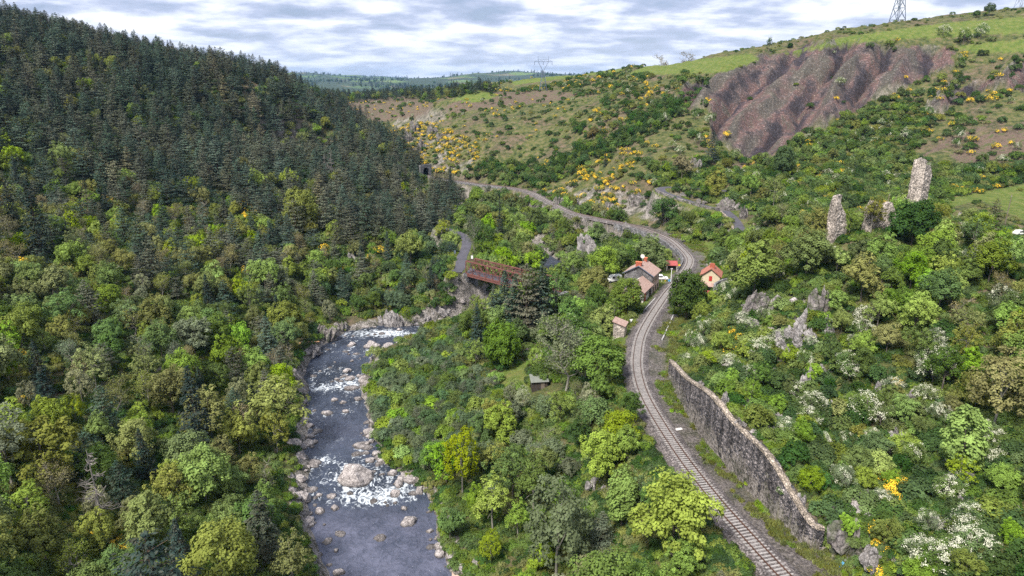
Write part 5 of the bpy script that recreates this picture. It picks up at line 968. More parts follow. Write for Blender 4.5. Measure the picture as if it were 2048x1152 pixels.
# ---------------------------------------------------------------- tints: name, linear colour
TINT = {'bright green': (0.215,0.310,0.048), 'fresh green': (0.165,0.232,0.050), 'mid green': (0.115,0.172,0.048), 'dark green': (0.063,0.115,0.032), 'yellow green': (.210,.280,.040), 'olive': (0.185,0.205,0.060), 'tawny': (0.213,0.190,0.083), 'grey green': (0.144,0.178,0.098), 'blue green': (0.098,0.149,0.071),
        'dusky': (.086,.100,.070), 'deep green': (.056,.092,.066), 'bronze': (0.136,0.136,0.083), 'blackish': (0.030,0.053,0.044), 'pale': (0.201,0.216,0.122)}
SPEC = {  # region: spacing, keep, [(kind, weight, [(tint, weight)...], scale lo, hi)]
 'conifer': (6.35, 1.0, [('pine_tree', 74, [('blackish', 2), ('deep green', 5), ('dusky', 4.5), ('bronze', 1.5)], .72, 1.38), ('broadleaf_tree', 9, [('yellow green', 2), ('olive', 2), ('bright green', 1)], .55, .95), ('bare_tree', 3, [('olive', 1)], .7, 1), ('spruce_tree', 4, [('blackish', 1)], .75, 1.1)]),
 'leftwood': (5.6, 1.0, [('broadleaf_tree', 62, [('fresh green', 6), ('olive', 4), ('mid green', 4), ('bright green', 2), ('yellow green', 1.4), ('tawny', .6), ('grey green', 2)], .55, 1.1), ('bare_tree', 16, [('olive', 2), ('tawny', 1), ('grey green', 1)], .6, .95), ('pine_tree', 8, [('deep green', 3), ('dusky', 3)], .6, 1.0), ('spruce_tree', 2, [('blackish', 1)], .6, .8), ('loose', 8, [('yellow green', 1), ('pale', 1)], .5, .75), ('dead_pine', 1.5, [('pale', 1)], .5, .8)]),
 'blend': (5.5, 1.0, [('pine_tree', 34, [('deep green', 4), ('dusky', 3), ('bronze', 1)], .6, 1.1), ('broadleaf_tree', 34, [('fresh green', 3), ('yellow green', 2), ('olive', 4), ('bright green', 1)], .5, .9), ('bare_tree', 9, [('olive', 1), ('tawny', 1)], .7, 1.05), ('broom_bush', 3, [('mid green', 1)], 1, 1.8), ('spruce_tree', 4, [('blackish', 1)], .7, 1)]),
 'mixwood': (4.8, 1.0, [('broadleaf_tree', 40, [('mid green', 4), ('blue green', 4), ('fresh green', 2)], .5, .8), ('pine_tree', 30, [('deep green', 3), ('blackish', 2)], .5, .8), ('bare_tree', 8, [('olive', 1)], .5, .8)]),
 'willows': (2.6, 1.0, [('willow_bush', 70, [('grey green', 4), ('blue green', 2), ('mid green', 2)], .5, .95), ('shrub', 24, [('fresh green', 2), ('bright green', 2), ('mid green', 1)], .6, 1.2), ('bare_tree', 6, [('grey green', 1)], .35, .55)]),
 'midwood': (5.1, 1.0, [('broadleaf_tree', 62, [('fresh green', 5), ('mid green', 5), ('bright green', 3), ('olive', 2), ('dark green', 1.2)], .58, 1.1), ('loose', 10, [('yellow green', 1), ('pale', 2)], .45, .7), ('willow_bush', 20, [('mid green', 2), ('grey green', 2)], .9, 1.5), ('bare_tree', 10, [('grey green', 1), ('olive', 1)], .5, .8), ('pine_tree', 5, [('bronze', 1), ('dusky', 1)], .4, .6)]),
 'rocky': (2.9, .94, [('shrub', 62, [('mid green', 4), ('dark green', 4), ('fresh green', 3), ('olive', 1)], .6, 1.25), ('hawthorn_tree', 7, [('mid green', 1), ('grey green', 1)], .5, .85), ('broom_bush', 3.0, [('mid green', 1)], .5, 1), ('broadleaf_tree', 17, [('fresh green', 3), ('bright green', 2), ('mid green', 2), ('olive', 1)], .3, .62)]),
 'knoll': (4.8, 1.0, [('broadleaf_tree', 72, [('fresh green', 6), ('bright green', 3.5), ('mid green', 2.5), ('olive', 3.5), ('yellow green', 1)], .6, 1.02), ('bare_tree', 9, [('olive', 1), ('tawny', 1)], .6, .9), ('hawthorn_tree', 7, [('grey green', 1)], .8, 1.2), ('shrub', 8, [('dark green', 1)], 1, 1.5)]),
 'midhill': (4.3, .93, [('broadleaf_tree', 30, [('fresh green', 3), ('mid green', 3), ('yellow green', 1), ('olive', 1.5)], .34, .66), ('shrub', 42, [('mid green', 3), ('dark green', 2), ('fresh green', 2)], .9, 1.6), ('hawthorn_tree', 9, [('mid green', 1)], .5, .9), ('broom_bush', 10, [('mid green', 1)], .8, 1.5)]),
 'hillbush': (5.0, .60, [('shrub', 66, [('mid green', 3), ('dark green', 3), ('olive', 2)], .7, 1.6), ('hawthorn_tree', 7, [('mid green', 1)], .5, .9), ('broom_bush', 14, [('mid green', 1)], .9, 1.6), ('broadleaf_tree', 7, [('dark green', 1), ('mid green', 1)], .3, .5)]),
 'broomhill': (3.1, .94, [('broom_bush', 78, [('mid green', 1)], .8, 1.55), ('shrub', 44, [('dark green', 2), ('olive', 2), ('mid green', 1)], .5, 1.1)]),
 'gully': (4.6, 1.0, [('broadleaf_tree', 70, [('mid green', 4), ('dark green', 4), ('fresh green', 2)], .42, .7), ('shrub', 20, [('dark green', 1)], 1.2, 1.8)]),
 'open': (6.5, .42, [('shrub', 60, [('mid green', 1), ('dark green', 2)], .6, 1.4), ('hawthorn_tree', 12, [('mid green', 1)], .5, .8), ('broom_bush', 26, [('mid green', 1)], .7, 1.3)]),
 'farwood': (7.0, .9, [('pine_tree', 60, [('blackish', 2), ('deep green', 2)], .6, .95), ('broadleaf_tree', 30, [('fresh green', 1), ('olive', 1), ('mid green', 1)], .5, .9)]),
 'bank': (3.2, .75, [('shrub', 60, [('mid green', 2), ('dark green', 2), ('fresh green', 1)], .5, 1.0), ('willow_bush', 30, [('grey green', 1)], .4, .8)])}
REG = [ # first hit wins: (name, polygon in page pixels of the ground point)
 ('farwood', [(560,160),(700,185),(860,190),(960,178),(1000,185),(860,202),(680,205),(640,215)]),
 ('conifer', [(-200,-40),(0,0),(300,80),(500,140),(640,185),(720,240),(900,385),(925,420),(910,470),(830,500),(790,500),(690,470),(600,440),(480,425),(360,410),(260,380),(120,335),(0,300),(-250,290)]),
 ('blend', [(-250,290),(0,300),(120,335),(260,380),(360,410),(480,425),(600,440),(690,470),(790,500),(790,545),(720,590),(600,590),(450,590),(300,570),(150,540),(0,520),(-250,520)]),
 ('mixwood', [(780,500),(905,470),(905,560),(870,640),(760,640),(640,620),(600,560),(640,520)]),
 ('leftwood', [(-300,330),(60,330),(160,370),(480,440),(770,520),(640,520),(600,560),(650,640),(700,690),(610,720),(620,900),(560,960),(640,1060),(700,1300),(-300,1300)]),
 ('willows', [(735,730),(860,655),(930,660),(960,720),(1000,760),(1000,850),(900,900),(880,1010),(900,1100),(860,1000),(760,930)]),
 ('gully', [(940,340),(980,325),(1090,335),(1150,300),(1230,270),(1270,240),(1330,200),(1380,215),(1300,270),(1230,305),(1150,345),(1090,380),(1000,372),(930,360)]),
 ('broomhill', [(770,270),(850,240),(960,290),(950,350),(860,350),(800,330)]),
 ('broomhill', [(1085,385),(1150,345),(1230,300),(1290,310),(1260,360),(1290,400),(1230,425),(1130,410)]),
 ('rocky', [(1290,560),(1450,560),(1560,560),(1690,600),(1760,740),(1980,850),(2200,1000),(2200,1300),(1600,1300),(1340,760),(1300,680)]),
 ('knoll', [(1440,600),(1470,480),(1560,440),(1700,470),(1860,440),(1950,480),(2250,520),(2250,1000),(1980,850),(1760,740),(1690,600),(1560,560)]),
 ('midhill', [(1380,330),(1440,300),(1500,330),(1560,300),(1700,230),(1800,190),(1860,230),(1830,330),(2000,330),(2250,330),(2250,380),(1900,395),(1860,440),(1700,470),(1560,440),(1490,420),(1400,400),(1300,370),(1290,320)]),
 ('midhill', [(1900,480),(2250,470),(2250,520),(1950,500)]),
 ('midwood', [(905,462),(960,372),(1060,390),(1250,450),(1320,480),(1345,530),(1330,560),(1310,600),(1260,700),(1290,860),(1420,1010),(1560,1160),(1560,1300),(900,1300),(880,1010),(900,900),(1000,850),(960,720),(920,660),(860,655),(870,640),(905,560)]),
 ('midhill', [(1290,410),(1480,440),(1470,560),(1440,560),(1400,500),(1350,470)]),
 ('hillbush', [(1130,240),(1250,180),(1420,150),(1440,300),(1290,330),(1200,320)]),
 ('hillbush', [(1560,110),(1930,70),(2250,120),(2250,330),(1830,330),(1860,230),(1800,190),(1930,110)]),
 ('hillbush', [(1000,170),(1250,140),(1400,150),(1250,180),(1100,200)]),
]
RG = np.random.default_rng(2024); rr_ = random.Random(7)
# points that must stay visible: (page x, page y, distance)
prot = []
pr_ = project(RAIL[:, 0], RAIL[:, 1], RAIL[:, 2] + .4)
for i in range(0, len(RAIL), 2):
    y_ = pr_[1][i]
    if (y_ < 1180) and not (533 < y_ < 600) and not (905 < y_ < 945) and not (y_ < 470 and 1110 < pr_[0][i] < 1124) and not (860 < pr_[0][i] < 955): prot.append((pr_[0][i], y_, RAIL[i, 1]))
pr_ = project(WALL[:, 0], WALL[:, 1], WALL[:, 2] * .5)
for i in range(0, len(WALL), 2): prot.append((pr_[0][i], pr_[1][i], WALL[i, 1])); prot.append((*[float(a) for a in project(WALL[i, 0], WALL[i, 1], WALL[i, 2] + .3)[:2]], WALL[i, 1]))
lft = [(668,1150),(648,1100),(632,1060),(622,1020),(612,960),(618,900),(622,850),(618,800),(612,760),(625,715),(650,688),(700,665),(740,658)]; rgt = [(890,1150),(872,1095),(868,1050),(840,1000),(790,945),(752,890),(742,840),(736,790),(736,750),(760,715),(800,690),(830,668)]
for (a, b), (c_, d_) in zip(lft, rgt):
    for f in np.linspace(0, 1, 9): x_, y_ = a + (c_ - a) * f, b + (d_ - b) * f; prot.append((x_, y_, at_z(x_, y_, RZ)[1]))
for x_, y_, Y_ in [(925,495,245),(930,480,248),(921,520,220),(935,530,205),(950,535,203),(965,538,200),(925,570,205),(922,600,203),(898,504,215),(944,505,215),(1280,545,178),(1250,550,180),(1300,560,178),(1305,580,177),(1290,590,172),(1275,578,174),(1226,552,194),(1318,556,194),(1345,530,203),(1342,550,190),(1410,555,182),(1425,560,182),(1405,572,182),(1440,557,183),(1235,650,147),(1243,665,147),(1082,765,131),(1095,770,131),(1065,775,131),(1030,740,134),(1025,760,130),(1040,720,140),(1020,775,128),(1045,790,126),
                   (1832,330,170),(1842,350,170),(1838,380,170),(1850,380,168),(1860,350,168),(1672,410,156),(1664,440,156),(1685,430,156),(1672,455,155),(1746,420,160),(1746,440,160),(1747,410,159),(1755,420,159),(1738,420,159),(1779,410,160),(1788,415,160),(1772,418,160),(1746,450,158),(1780,450,158),(1780,418,161),(1673,464,155),(1655,425,155),(1692,430,155),(1656,448,155),(1694,452,155),(1738,432,158),(1760,430,158),(1770,432,160),(1690,452,155),(1746,452,158),(1782,438,158),(1822,425,166),(1822,455,163),(1800,440,163),(1845,445,163),(1822,480,162),(940,1142,86),(975,1130,86),(1000,1146,86),(955,1120,88),(1062,695,150),(1068,682,155),(1140,562,195),(1150,556,196),(1545,605,125),(1520,615,125),(1590,690,118),(1605,665,119),(1640,610,124),(1655,665,118),(1575,715,112),(1500,655,128),(776,635,195),(790,645,194),(648,665,190),(620,700,170),(645,690,180),(880,622,200),(1470,411,255),(1450,418,250),(1471,440,240),(1440,420,256),(1400,409,268),(1360,399,277),(1335,388,284),(1322,382,286),(1180,495,300),(1165,480,300),(1172,530,255),(1290,485,235),(1270,470,240),(1345,510,215),(851,345,430),(1145,560,200),(1150,572,190),(1180,965,95),(1195,975,95),(1905,432,215),(1700,1095,74),(1745,1125,70),
                   (893,797,125),(1420,960,85),(1450,480,205),(1430,500,205),(1400,500,205),(2035,463,215),(2000,440,220),(1960,410,240),(1290,570,176),(1312,556,185)]: prot.append((x_, y_, Y_))
prot = np.array(prot)
LOW = {'shrub', 'broom_bush', 'willow_bush', 'hawthorn_tree'}
def blocked(X, Y, Z, h, r):
    px, py0, d = project(X, Y, Z); _, py1, _ = project(X, Y, Z + h * .93); w = r * .8 * FPX / d
    B = (np.abs(prot[None, :, 0] - px[:, None]) < w[:, None]) & (prot[None, :, 1] < py0[:, None] + 1) & (prot[None, :, 1] > py1[:, None]) & (prot[None, :, 2] > Y[:, None] + .5)
    return B.any(1)
KEEP = [(31,183,14),(38,178,9),(33,176,9),(44,195,7),(50,205,5),(57,185,6.5),(25,147,4.5),(6,131,5),(30,195,6)]
def clear(X, Y, r, pad=0):
    ri, rd = nearest(X, Y, RAIL); vi, vd = nearest(X, Y, RIV); _, d1 = nearest(X, Y, ROAD1); _, d2 = nearest(X, Y, ROAD2); wi, wd = nearest(X, Y, WALL)
    hl, hr, bl, br = half_profile(ri); ok = ((rd > hr + r * .35) | (rd < -np.minimum(hl, 3.4) - r * .5) | (np.abs(rd) > 70))
    ok &= (np.abs(vd) > RIV[vi, 3] + r * .25 + np.where(vd < 0, .2, -.6)) | (np.abs(vd) > 60); ok &= (np.abs(d1) > 2.6 + r * .4) & (np.abs(d2) > 2.6 + r * .3)
    ins = (wi > 0) & (wi < len(WALL) - 1); ok &= ~(ins & (wd > -9) & (wd < 1.6 + r * .5))
    for x, y, q in KEEP: ok &= (X - x) ** 2 + (Y - y) ** 2 > (q + r * .3) ** 2
    br_ = (b0[0] + bd[0] * 17, b0[1] + bd[1] * 17); s_ = (X - b0[0]) * bd[0] + (Y - b0[1]) * bd[1]; q_ = -(X - b0[0]) * bd[1] + (Y - b0[1]) * bd[0]; ok &= ~((s_ > -6) & (s_ < 17) & (q_ > -3.5) & (q_ < 8) | (s_ > 15) & (s_ < 36) & (q_ > -1.6) & (q_ < 5.6))
    return ok
def visible(X, Y, Z, n=70):
    """is the point free of ground on the way to the camera"""
    f = np.linspace(.12, .97, n); ok = np.ones(len(X), bool)
    for k in range(0, len(X), 4000):
        s = slice(k, k + 4000); xs = X[s, None] * f; ys = Y[s, None] * f; zs = CAMZ + (Z[s, None] - CAMZ) * f
        ok[s] = ~(gfast(xs, ys) > zs).any(1)
    return ok
def gfast(X, Y):
    """bilinear look-up in the ground sheet"""
    kx = X / np.maximum(Y, 1e-3); i = (kx + 1.2) / 2.4 * (NK - 1); j = (np.log(np.maximum(Y, 26)) - math.log(26)) / (math.log(1500) - math.log(26)) * (NY - 1)
    bad = (np.abs(kx) > 1.19) | (Y < 26.1); i = np.clip(i, 0, NK - 2); j = np.clip(j, 0, NY - 2); i0 = i.astype(int); j0 = j.astype(int); a = i - i0; b = j - j0
    z = (GZ[j0, i0] * (1 - a) + GZ[j0, i0 + 1] * a) * (1 - b) + (GZ[j0 + 1, i0] * (1 - a) + GZ[j0 + 1, i0 + 1] * a) * b
    return np.where(bad, -50, z)
def region_of(px, py):
    reg = np.full(len(px), -1); done = np.zeros(len(px), bool)
    for k, (nm, poly) in enumerate(REG): m = inpoly(px, py, poly) & ~done; reg[m] = k; done |= m
    return reg
# ---------------------------------------------------------------- heroes: x of crown, y of top, y of base, kind, tint, wide, label
HERO = [(1822,397,492,'dense','dark green',1.0,'round dense dark green tree standing among the castle ruins'),
 (1372,540,640,'dense','dark green',.85,'big dark green chestnut hiding the line beside the cream house'),(1252,553,628,'dense','fresh green',.95,'bright round tree in front of the grey station gable'),
 (1300,464,545,'broadleaf_tree','mid green',1.25,'broad tree behind the station roof under the viaduct wall'),(1207,487,565,'broadleaf_tree','bright green',1.1,'light green spreading tree left behind the parked van'),(1186,532,605,'dense','olive',.9,'dark yellowish tree just left of the parked van'),
 (1003,641,738,'dense','fresh green',.8,'round topped green tree at the head of the small meadow'),(955,612,715,'spruce_tree','blackish',1.1,'blue black young fir left of the round topped meadow tree'),(952,676,738,'broadleaf_tree','fresh green',1.1,'low bushy green tree before the blue black fir'),
 (925,850,985,'loose','yellow green',.85,'vivid yellow green slender tree standing at the right riverbank'),(1342,938,1118,'broadleaf_tree','bright green',1.0,'large light green tree covering part of the rails'),(1242,930,1060,'narrow','fresh green',1.0,'narrow upright green tree left of the railway'),
 (1195,662,782,'broadleaf_tree','fresh green',1.2,'wide fresh green tree left of the railway bend near the hut'),(1128,632,790,'bare_tree','pale',.95,'tall pale half bare tree right of the meadow shed'),(1112,945,1170,'loose','grey green',.85,'weeping grey green birch at the bottom of the picture'),
 (1010,538,655,'spruce_tree','deep green',1.25,'dark pine in front of the iron bridge'),(1052,518,668,'pine_tree','bronze',.85,'bronze tipped tall pine right of the iron bridge'),(1084,530,655,'spruce_tree','deep green',1.25,'dark pine right of the bronze tipped pine'),(988,566,655,'spruce_tree','deep green',1.1,'smaller pine left of the dark bridge pine'),(1030,545,672,'spruce_tree','deep green',1.1,'slim pine squeezed between the bridge pines'),
 (1566,290,352,'dense','dark green',.8,'deep green oval tree at the foot of the grey scree'),(1537,72,104,'broadleaf_tree','dark green',.75,'lone dark tree on the skyline above the scree'),(1375,102,119,'bare_tree','tawny',1.2,'small bare tree alone on the green skyline field'),(1326,108,122,'bare_tree','tawny',.8,'tiny bare tree left of the lone skyline one'),(1977,2,33,'broadleaf_tree','dark green',1.0,'dark spreading tree on the upper skyline near the pale pylon'),(1952,20,36,'dense','dark green',1.2,'low dark bush tree left of the upper skyline tree'),(1580,85,98,'dense','dark green',1.1,'round shrub on the skyline right of the lone dark tree'),
 (1979,396,480,'pine_tree','bronze',1.0,'brownish pine in the field beside the leaning pole'),(1362,306,368,'broadleaf_tree','tawny',1.15,'tawny round tree above the lane switchback'),(1432,332,402,'broadleaf_tree','olive',.95,'olive tree between the upper lane and lower lane'),(1545,350,425,'broadleaf_tree','olive',.9,'yellowish tree on the upper lane below the scree'),(1500,338,400,'broadleaf_tree','fresh green',.9,'green tree leaning over the upper lane'),
 (605,374,470,'dense','yellow green',.8,'brightest yellow green tree among the dark slope pines'),(518,332,405,'broadleaf_tree','yellow green',.85,'yellow tree standing above the broom clearing'),(580,330,390,'broadleaf_tree','yellow green',.85,'thin yellow tree right of the first yellow tree'),(128,275,350,'broadleaf_tree','fresh green',1.0,'light green tree alone between pines on the left slope'),
 (85,358,520,'spruce_tree','blackish',.95,'tall black spruce rising from the left wood'),(400,742,915,'spruce_tree','blackish',1.05,'tall black spruce in the middle of the left wood'),(210,868,1065,'dead_pine','pale',.62,'bleached dead pine in the lower left wood'),(652,300,362,'dead_pine','pale',.7,'three stemmed bleached dead tree on the pine slope'),(665,296,360,'dead_pine','pale',.5,'pale bare stem right of the three stemmed dead tree'),
 (822,456,535,'broadleaf_tree','bright green',.95,'bright green tree left of the lane above the bridge'),(885,436,500,'broadleaf_tree','yellow green',.95,'light yellow tree at the head of the lane'),(562,742,880,'broadleaf_tree','yellow green',1.25,'broad yellow green tree overhanging the left riverbank'),(1000,400,478,'spruce_tree','blackish',.6,'narrow dark spruce in the valley beyond the bridge'),(903,340,420,'spruce_tree','blackish',.75,'pointed dark spruce at the end of the pine ridge'),
 (948,428,512,'bare_tree','grey green',.6,'pale stemmed thin tree right of the lane'),(967,445,505,'broadleaf_tree','mid green',.8,'green tree beside the pale stemmed thin tree'),(1912,800,965,'narrow','bright green',1.0,'tall light green tree on the right hillside'),(1985,690,865,'loose','tawny',1.0,'reddish loose leaved tree near the right edge'),(1447,454,502,'narrow','mid green',1.15,'clipped looking upright tree beside the lane edging'),
 (1185,250,292,'broadleaf_tree','tawny',1.0,'small tawny tree high on the bushy hillside'),(1422,262,330,'pine_tree','blackish',.8,'dark pine at the left foot of the scree'),(1210,300,335,'spruce_tree','blackish',.7,'dark little spruce on the broom slope'),(1062,215,245,'broadleaf_tree','olive',.9,'olive tree alone on the far grass hillside'),(28,812,985,'broadleaf_tree','grey green',1.1,'bluish green tree at the left picture edge'),(330,1050,1290,'pine_tree','blackish',1.0,'dark bushy pine cut off by the bottom edge'),(100,835,990,'broadleaf_tree','olive',1.0,'olive oak right of the bluish green edge tree'),(450,1035,1200,'broadleaf_tree','olive',1.0,'tall olive tree near the bottom edge left of the river'),
 (1330,392,452,'broadleaf_tree','dark green',1.1,'dark green tree below the lane wall'),(815,610,660,'bare_tree','yellow green',.8,'thin yellowish tree at the river bend'),(1160,830,905,'broadleaf_tree','dark green',1.0,'dark leafy tree in the middle of the wood between shed and rails'),(1025,880,1010,'broadleaf_tree','mid green',1.0,'tall green tree right of the vivid yellow green tree'),(1505,470,600,'broadleaf_tree','fresh green',1.1,'light green tree on the left flank of the castle knoll'),(1610,450,560,'broadleaf_tree','fresh green',1.15,'fresh green tree left below the pointed ruin'),(1720,500,610,'broadleaf_tree','olive',1.1,'olive tree below the twin ruin stubs'),(1110,532,642,'broadleaf_tree','mid green',1.1,'leafy tree hiding the far end of the iron bridge'),(1072,535,640,'broadleaf_tree','dark green',1.0,'dark leafy tree between the bridge pines and the yard'),(1620,205,218,'shrub','dark green',1,'dark shrub alone on the bare scree')]
HPOS = []
for (hx, hy0, hy1, kd, tn, wd_, lab) in HERO:
    p = hit(hx, hy1)
    top = at_y(hx, hy0, p[1])[2]; s = max(.15, (top - p[2]) / HT[kd]); col = TINT[tn]
    o = grow(kd, rr_.randrange(9), tuple(map(float, p)), float(s), col, rr_.uniform(0, 6.3), wide=wd_); HPOS.append((p[0], p[1], RAD[kd] * s * wd_))
    cat = {'broom_bush': 'bush', 'shrub': 'shrub', 'willow_bush': 'bush'}.get(kd, 'tree'); tag(o, lab, cat, 'trees of the valley' if cat == 'tree' else None)
HPOS = np.array(HPOS)
# ---------------------------------------------------------------- placed flowering bushes: x, base y, kind, size
SPOT = [(1765,968,'b',1.1),(1778,975,'b',1.2),(1790,988,'b',1.2),(1796,975,'b',.9),(1740,955,'b',.9),(1462,672,'b',1),(1480,690,'b',1.2),(1445,690,'b',1),(1452,706,'b',.9),(1478,702,'b',.8),(1502,828,'b',.8),(1762,1075,'b',1.1),(1760,1105,'b',.7),(1820,1148,'b',.8),(30,262,'b',1.6),(18,258,'b',1.4),(205,408,'b',1.6),(218,412,'b',1.5),(238,420,'b',1.4),(250,425,'b',1.2),(488,418,'b',1.9),(500,428,'b',2),(512,436,'b',1.6),(492,440,'b',1.5),(528,446,'b',1.5),(545,462,'b',1.3),(560,470,'b',1.5),(575,480,'b',1.2),(640,518,'b',1.5),(650,512,'b',1.2),(745,522,'b',1),(45,722,'b',1.2),(52,808,'b',1),(345,785,'b',.9),(328,783,'b',.8),(252,1112,'b',1.2),(185,1065,'b',1),(240,1105,'b',1),(1790,1000,'b',.8),(1960,895,'b',.7),(1385,1000,'b',.5),(1955,388,'b',1.4),(1880,495,'b',1.2),(1870,488,'b',1),(1410,215,'b',2.6),(1452,290,'b',1.6),(1980,205,'b',2.2),
 (1510,718,'h',1),(1530,705,'h',.8),(1607,740,'h',.75),(1595,800,'h',.8),(1622,838,'h',1.1),(1612,860,'h',.9),(1690,750,'h',1),(1706,765,'h',.8),(1728,845,'h',1.2),(1758,862,'h',1.1),(1862,775,'h',1.15),(1885,765,'h',1.1),(1848,745,'h',.9),(1820,940,'h',1.1),(1800,930,'h',.9),(1968,890,'h',1),(1985,905,'h',.9),(1890,1005,'h',1),(1910,990,'h',.9),(1935,1060,'h',1),(1925,1085,'h',1),(1870,1150,'h',1.1),(1895,1140,'h',1.1),(1945,1120,'h',1.1),(1405,680,'h',.9),(1385,700,'h',.9),(1420,665,'h',.8),(1445,598,'h',1),(1455,590,'h',.9),(1925,485,'h',1),(1900,492,'h',1),(1075,735,'h',.75),(1650,895,'h',.7),(1560,1010,'h',.4),(1690,900,'h',.8),(1740,890,'h',.8),(1345,300,'h',1),(1360,310,'h',1),(1330,250,'h',1.3),(1420,255,'h',1.4),(1400,290,'h',1.2),(1810,285,'h',1.2),(1855,240,'h',1.3),(1915,285,'h',1.2),(1925,95,'h',1.8),(1885,75,'h',1.6),(1960,80,'h',1.8),(1680,175,'h',1.2),(1580,380,'h',1)]
PLANTS = []  # (kind, var, X, Y, Z, s, tint, rz, region)
for x_, y_, k_, s_ in SPOT:
    if k_ == 'h' and y_ > 860: s_ *= .82
    p = hit(x_, y_); PLANTS.append(('broom_bush' if k_ == 'b' else 'hawthorn_tree', rr_.randrange(3), p[0], p[1], p[2] - .1, s_, 'mid green', rr_.uniform(0, 6.3), 'spot'))
# ---------------------------------------------------------------- scatter by region
for spc in sorted({v[0] for v in SPEC.values()}):
    X0, X1, Y0, Y1 = (-420, 420, 34, 640) if spc < 6.4 else (-420, 420, 300, 1000)
    gx, gy = np.meshgrid(np.arange(X0, X1, spc), np.arange(Y0, Y1, spc)); gx = (gx + (np.arange(gx.shape[0]) % 2)[:, None] * spc / 2).ravel() + RG.uniform(-.38, .38, gx.size) * spc; gy = gy.ravel() + RG.uniform(-.38, .38, gy.size) * spc
    q = np.abs(gx) < gy * 1.02 + 10; gx, gy = gx[q], gy[q]; z = ground(gx, gy); px, py, d = project(gx, gy, z)
    q = (px > -180) & (px < 2230) & (py > -60) & (py < 1420); gx, gy, z, px, py = gx[q], gy[q], z[q], px[q], py[q]
    reg = region_of(px + (fbm(gx / 18, gy / 18, 2, 88) - .5) * 150 * (px < 900) * (py > 300), py + (fbm(gx / 14, gy / 14, 3, 89) - .5) * 210 * (px < 700) * (py > 300))
    bank = np.zeros(len(px), bool)
    for k in range(-1, len(REG)):
        nm = REG[k][0] if k >= 0 else 'open'
        if SPEC[nm][0] != spc: continue
        m = reg == k
        if k < 0: m &= (py > 130) & ((scree_mask(px, py) < .5) | (RG.random(len(px)) < .10))
        for mp in MEADOW[:3] + MEADOW[4:]: m &= ~inpoly(px, py, mp)
        m &= RG.random(len(px)) < SPEC[nm][1] * (1 if SPEC[nm][1] > .95 else (.35 + 1.3 * sstep(.38, .62, fbm(gx / 16, gy / 16, 3, 91))))
        I = np.where(m)[0]
        if not len(I): continue
        ent = SPEC[nm][2]; ws = np.array([e[1] for e in ent], float); ws /= ws.sum(); ch = RG.choice(len(ent), len(I), p=ws)
        # neighbours tend to be of one tint
        for e in range(len(ent)):
            J = I[ch == e]
            if not len(J): continue
            kd, _, tn, lo, hi = ent[e]; s = RG.uniform(lo, hi, len(J)); h = HT[kd] * s; r = RAD[kd] * s
            ok = clear(gx[J], gy[J], r) & ~blocked(gx[J], gy[J], z[J], h, r)
            dh = ((gx[J, None] - HPOS[None, :, 0]) ** 2 + (gy[J, None] - HPOS[None, :, 1]) ** 2) > ((HPOS[None, :, 2] + r[:, None]) * .5) ** 2; ok &= dh.all(1)
            ok &= visible(gx[J], gy[J], z[J] + h + 1.0)
            tp = project(gx[J], gy[J], z[J] + h)[1]; ok &= tp < 1190
            cw = np.cumsum([t_[1] for t_ in tn]); cw = cw / cw[-1]; u = np.clip(.55 * RG.random(len(J)) + .45 * np.clip((fbm(gx[J] / 14, gy[J] / 14, 2, 7 + e) - .3) / .4, 0, 1), 0, .999)
            for a_, i in enumerate(J):
                if ok[a_]: PLANTS.append((kd, int(RG.integers(0, 9)), gx[i], gy[i], z[i] - .1, s[a_], tn[int(np.searchsorted(cw, u[a_]))][0], RG.uniform(0, 6.28), nm))
# ---------------------------------------------------------------- countable plants as objects, the rest as stuff
from collections import defaultdict, Counter
byk = defaultdict(list)
for p in PLANTS: byk[{'loose': 'broadleaf_tree'}.get(p[0], p[0])].append(p)
CAP = {'broadleaf_tree': 235, 'pine_tree': 288, 'spruce_tree': 60, 'bare_tree': 150, 'dead_pine': 30, 'hawthorn_tree': 170, 'broom_bush': 270, 'shrub': 285, 'willow_bush': 230}
LOOK = {'pine_tree': 'pine', 'spruce_tree': 'spruce', 'broadleaf_tree': 'leafy tree', 'bare_tree': 'half bare tree', 'dead_pine': 'dead pine', 'hawthorn_tree': 'white blossoming hawthorn', 'broom_bush': 'yellow flowering broom', 'shrub': 'shrub', 'willow_bush': 'willow bush'}
CATS = {'pine_tree': 'tree', 'spruce_tree': 'tree', 'broadleaf_tree': 'tree', 'bare_tree': 'tree', 'dead_pine': 'tree', 'hawthorn_tree': 'hawthorn', 'broom_bush': 'broom', 'shrub': 'shrub', 'willow_bush': 'willow'}
GRP = {'blend': 'at the lower edge of the pine slope', 'conifer': 'on the left pine slope', 'leftwood': 'in the wood left of the river', 'mixwood': 'between left river bank and lane', 'willows': 'on the right river bank', 'midwood': 'in the valley floor wood', 'rocky': 'on the rocky slope above the wall', 'knoll': 'on the castle knoll', 'midhill': 'on the slope around the lanes', 'hillbush': 'on the bushy upper hillside', 'broomhill': 'on the broom slopes', 'gully': 'in the green side gully', 'open': 'on the open hillside', 'farwood': 'in the distant wood', 'bank': 'along the banks', 'spot': 'on the slopes'}
STUFF = defaultdict(list)
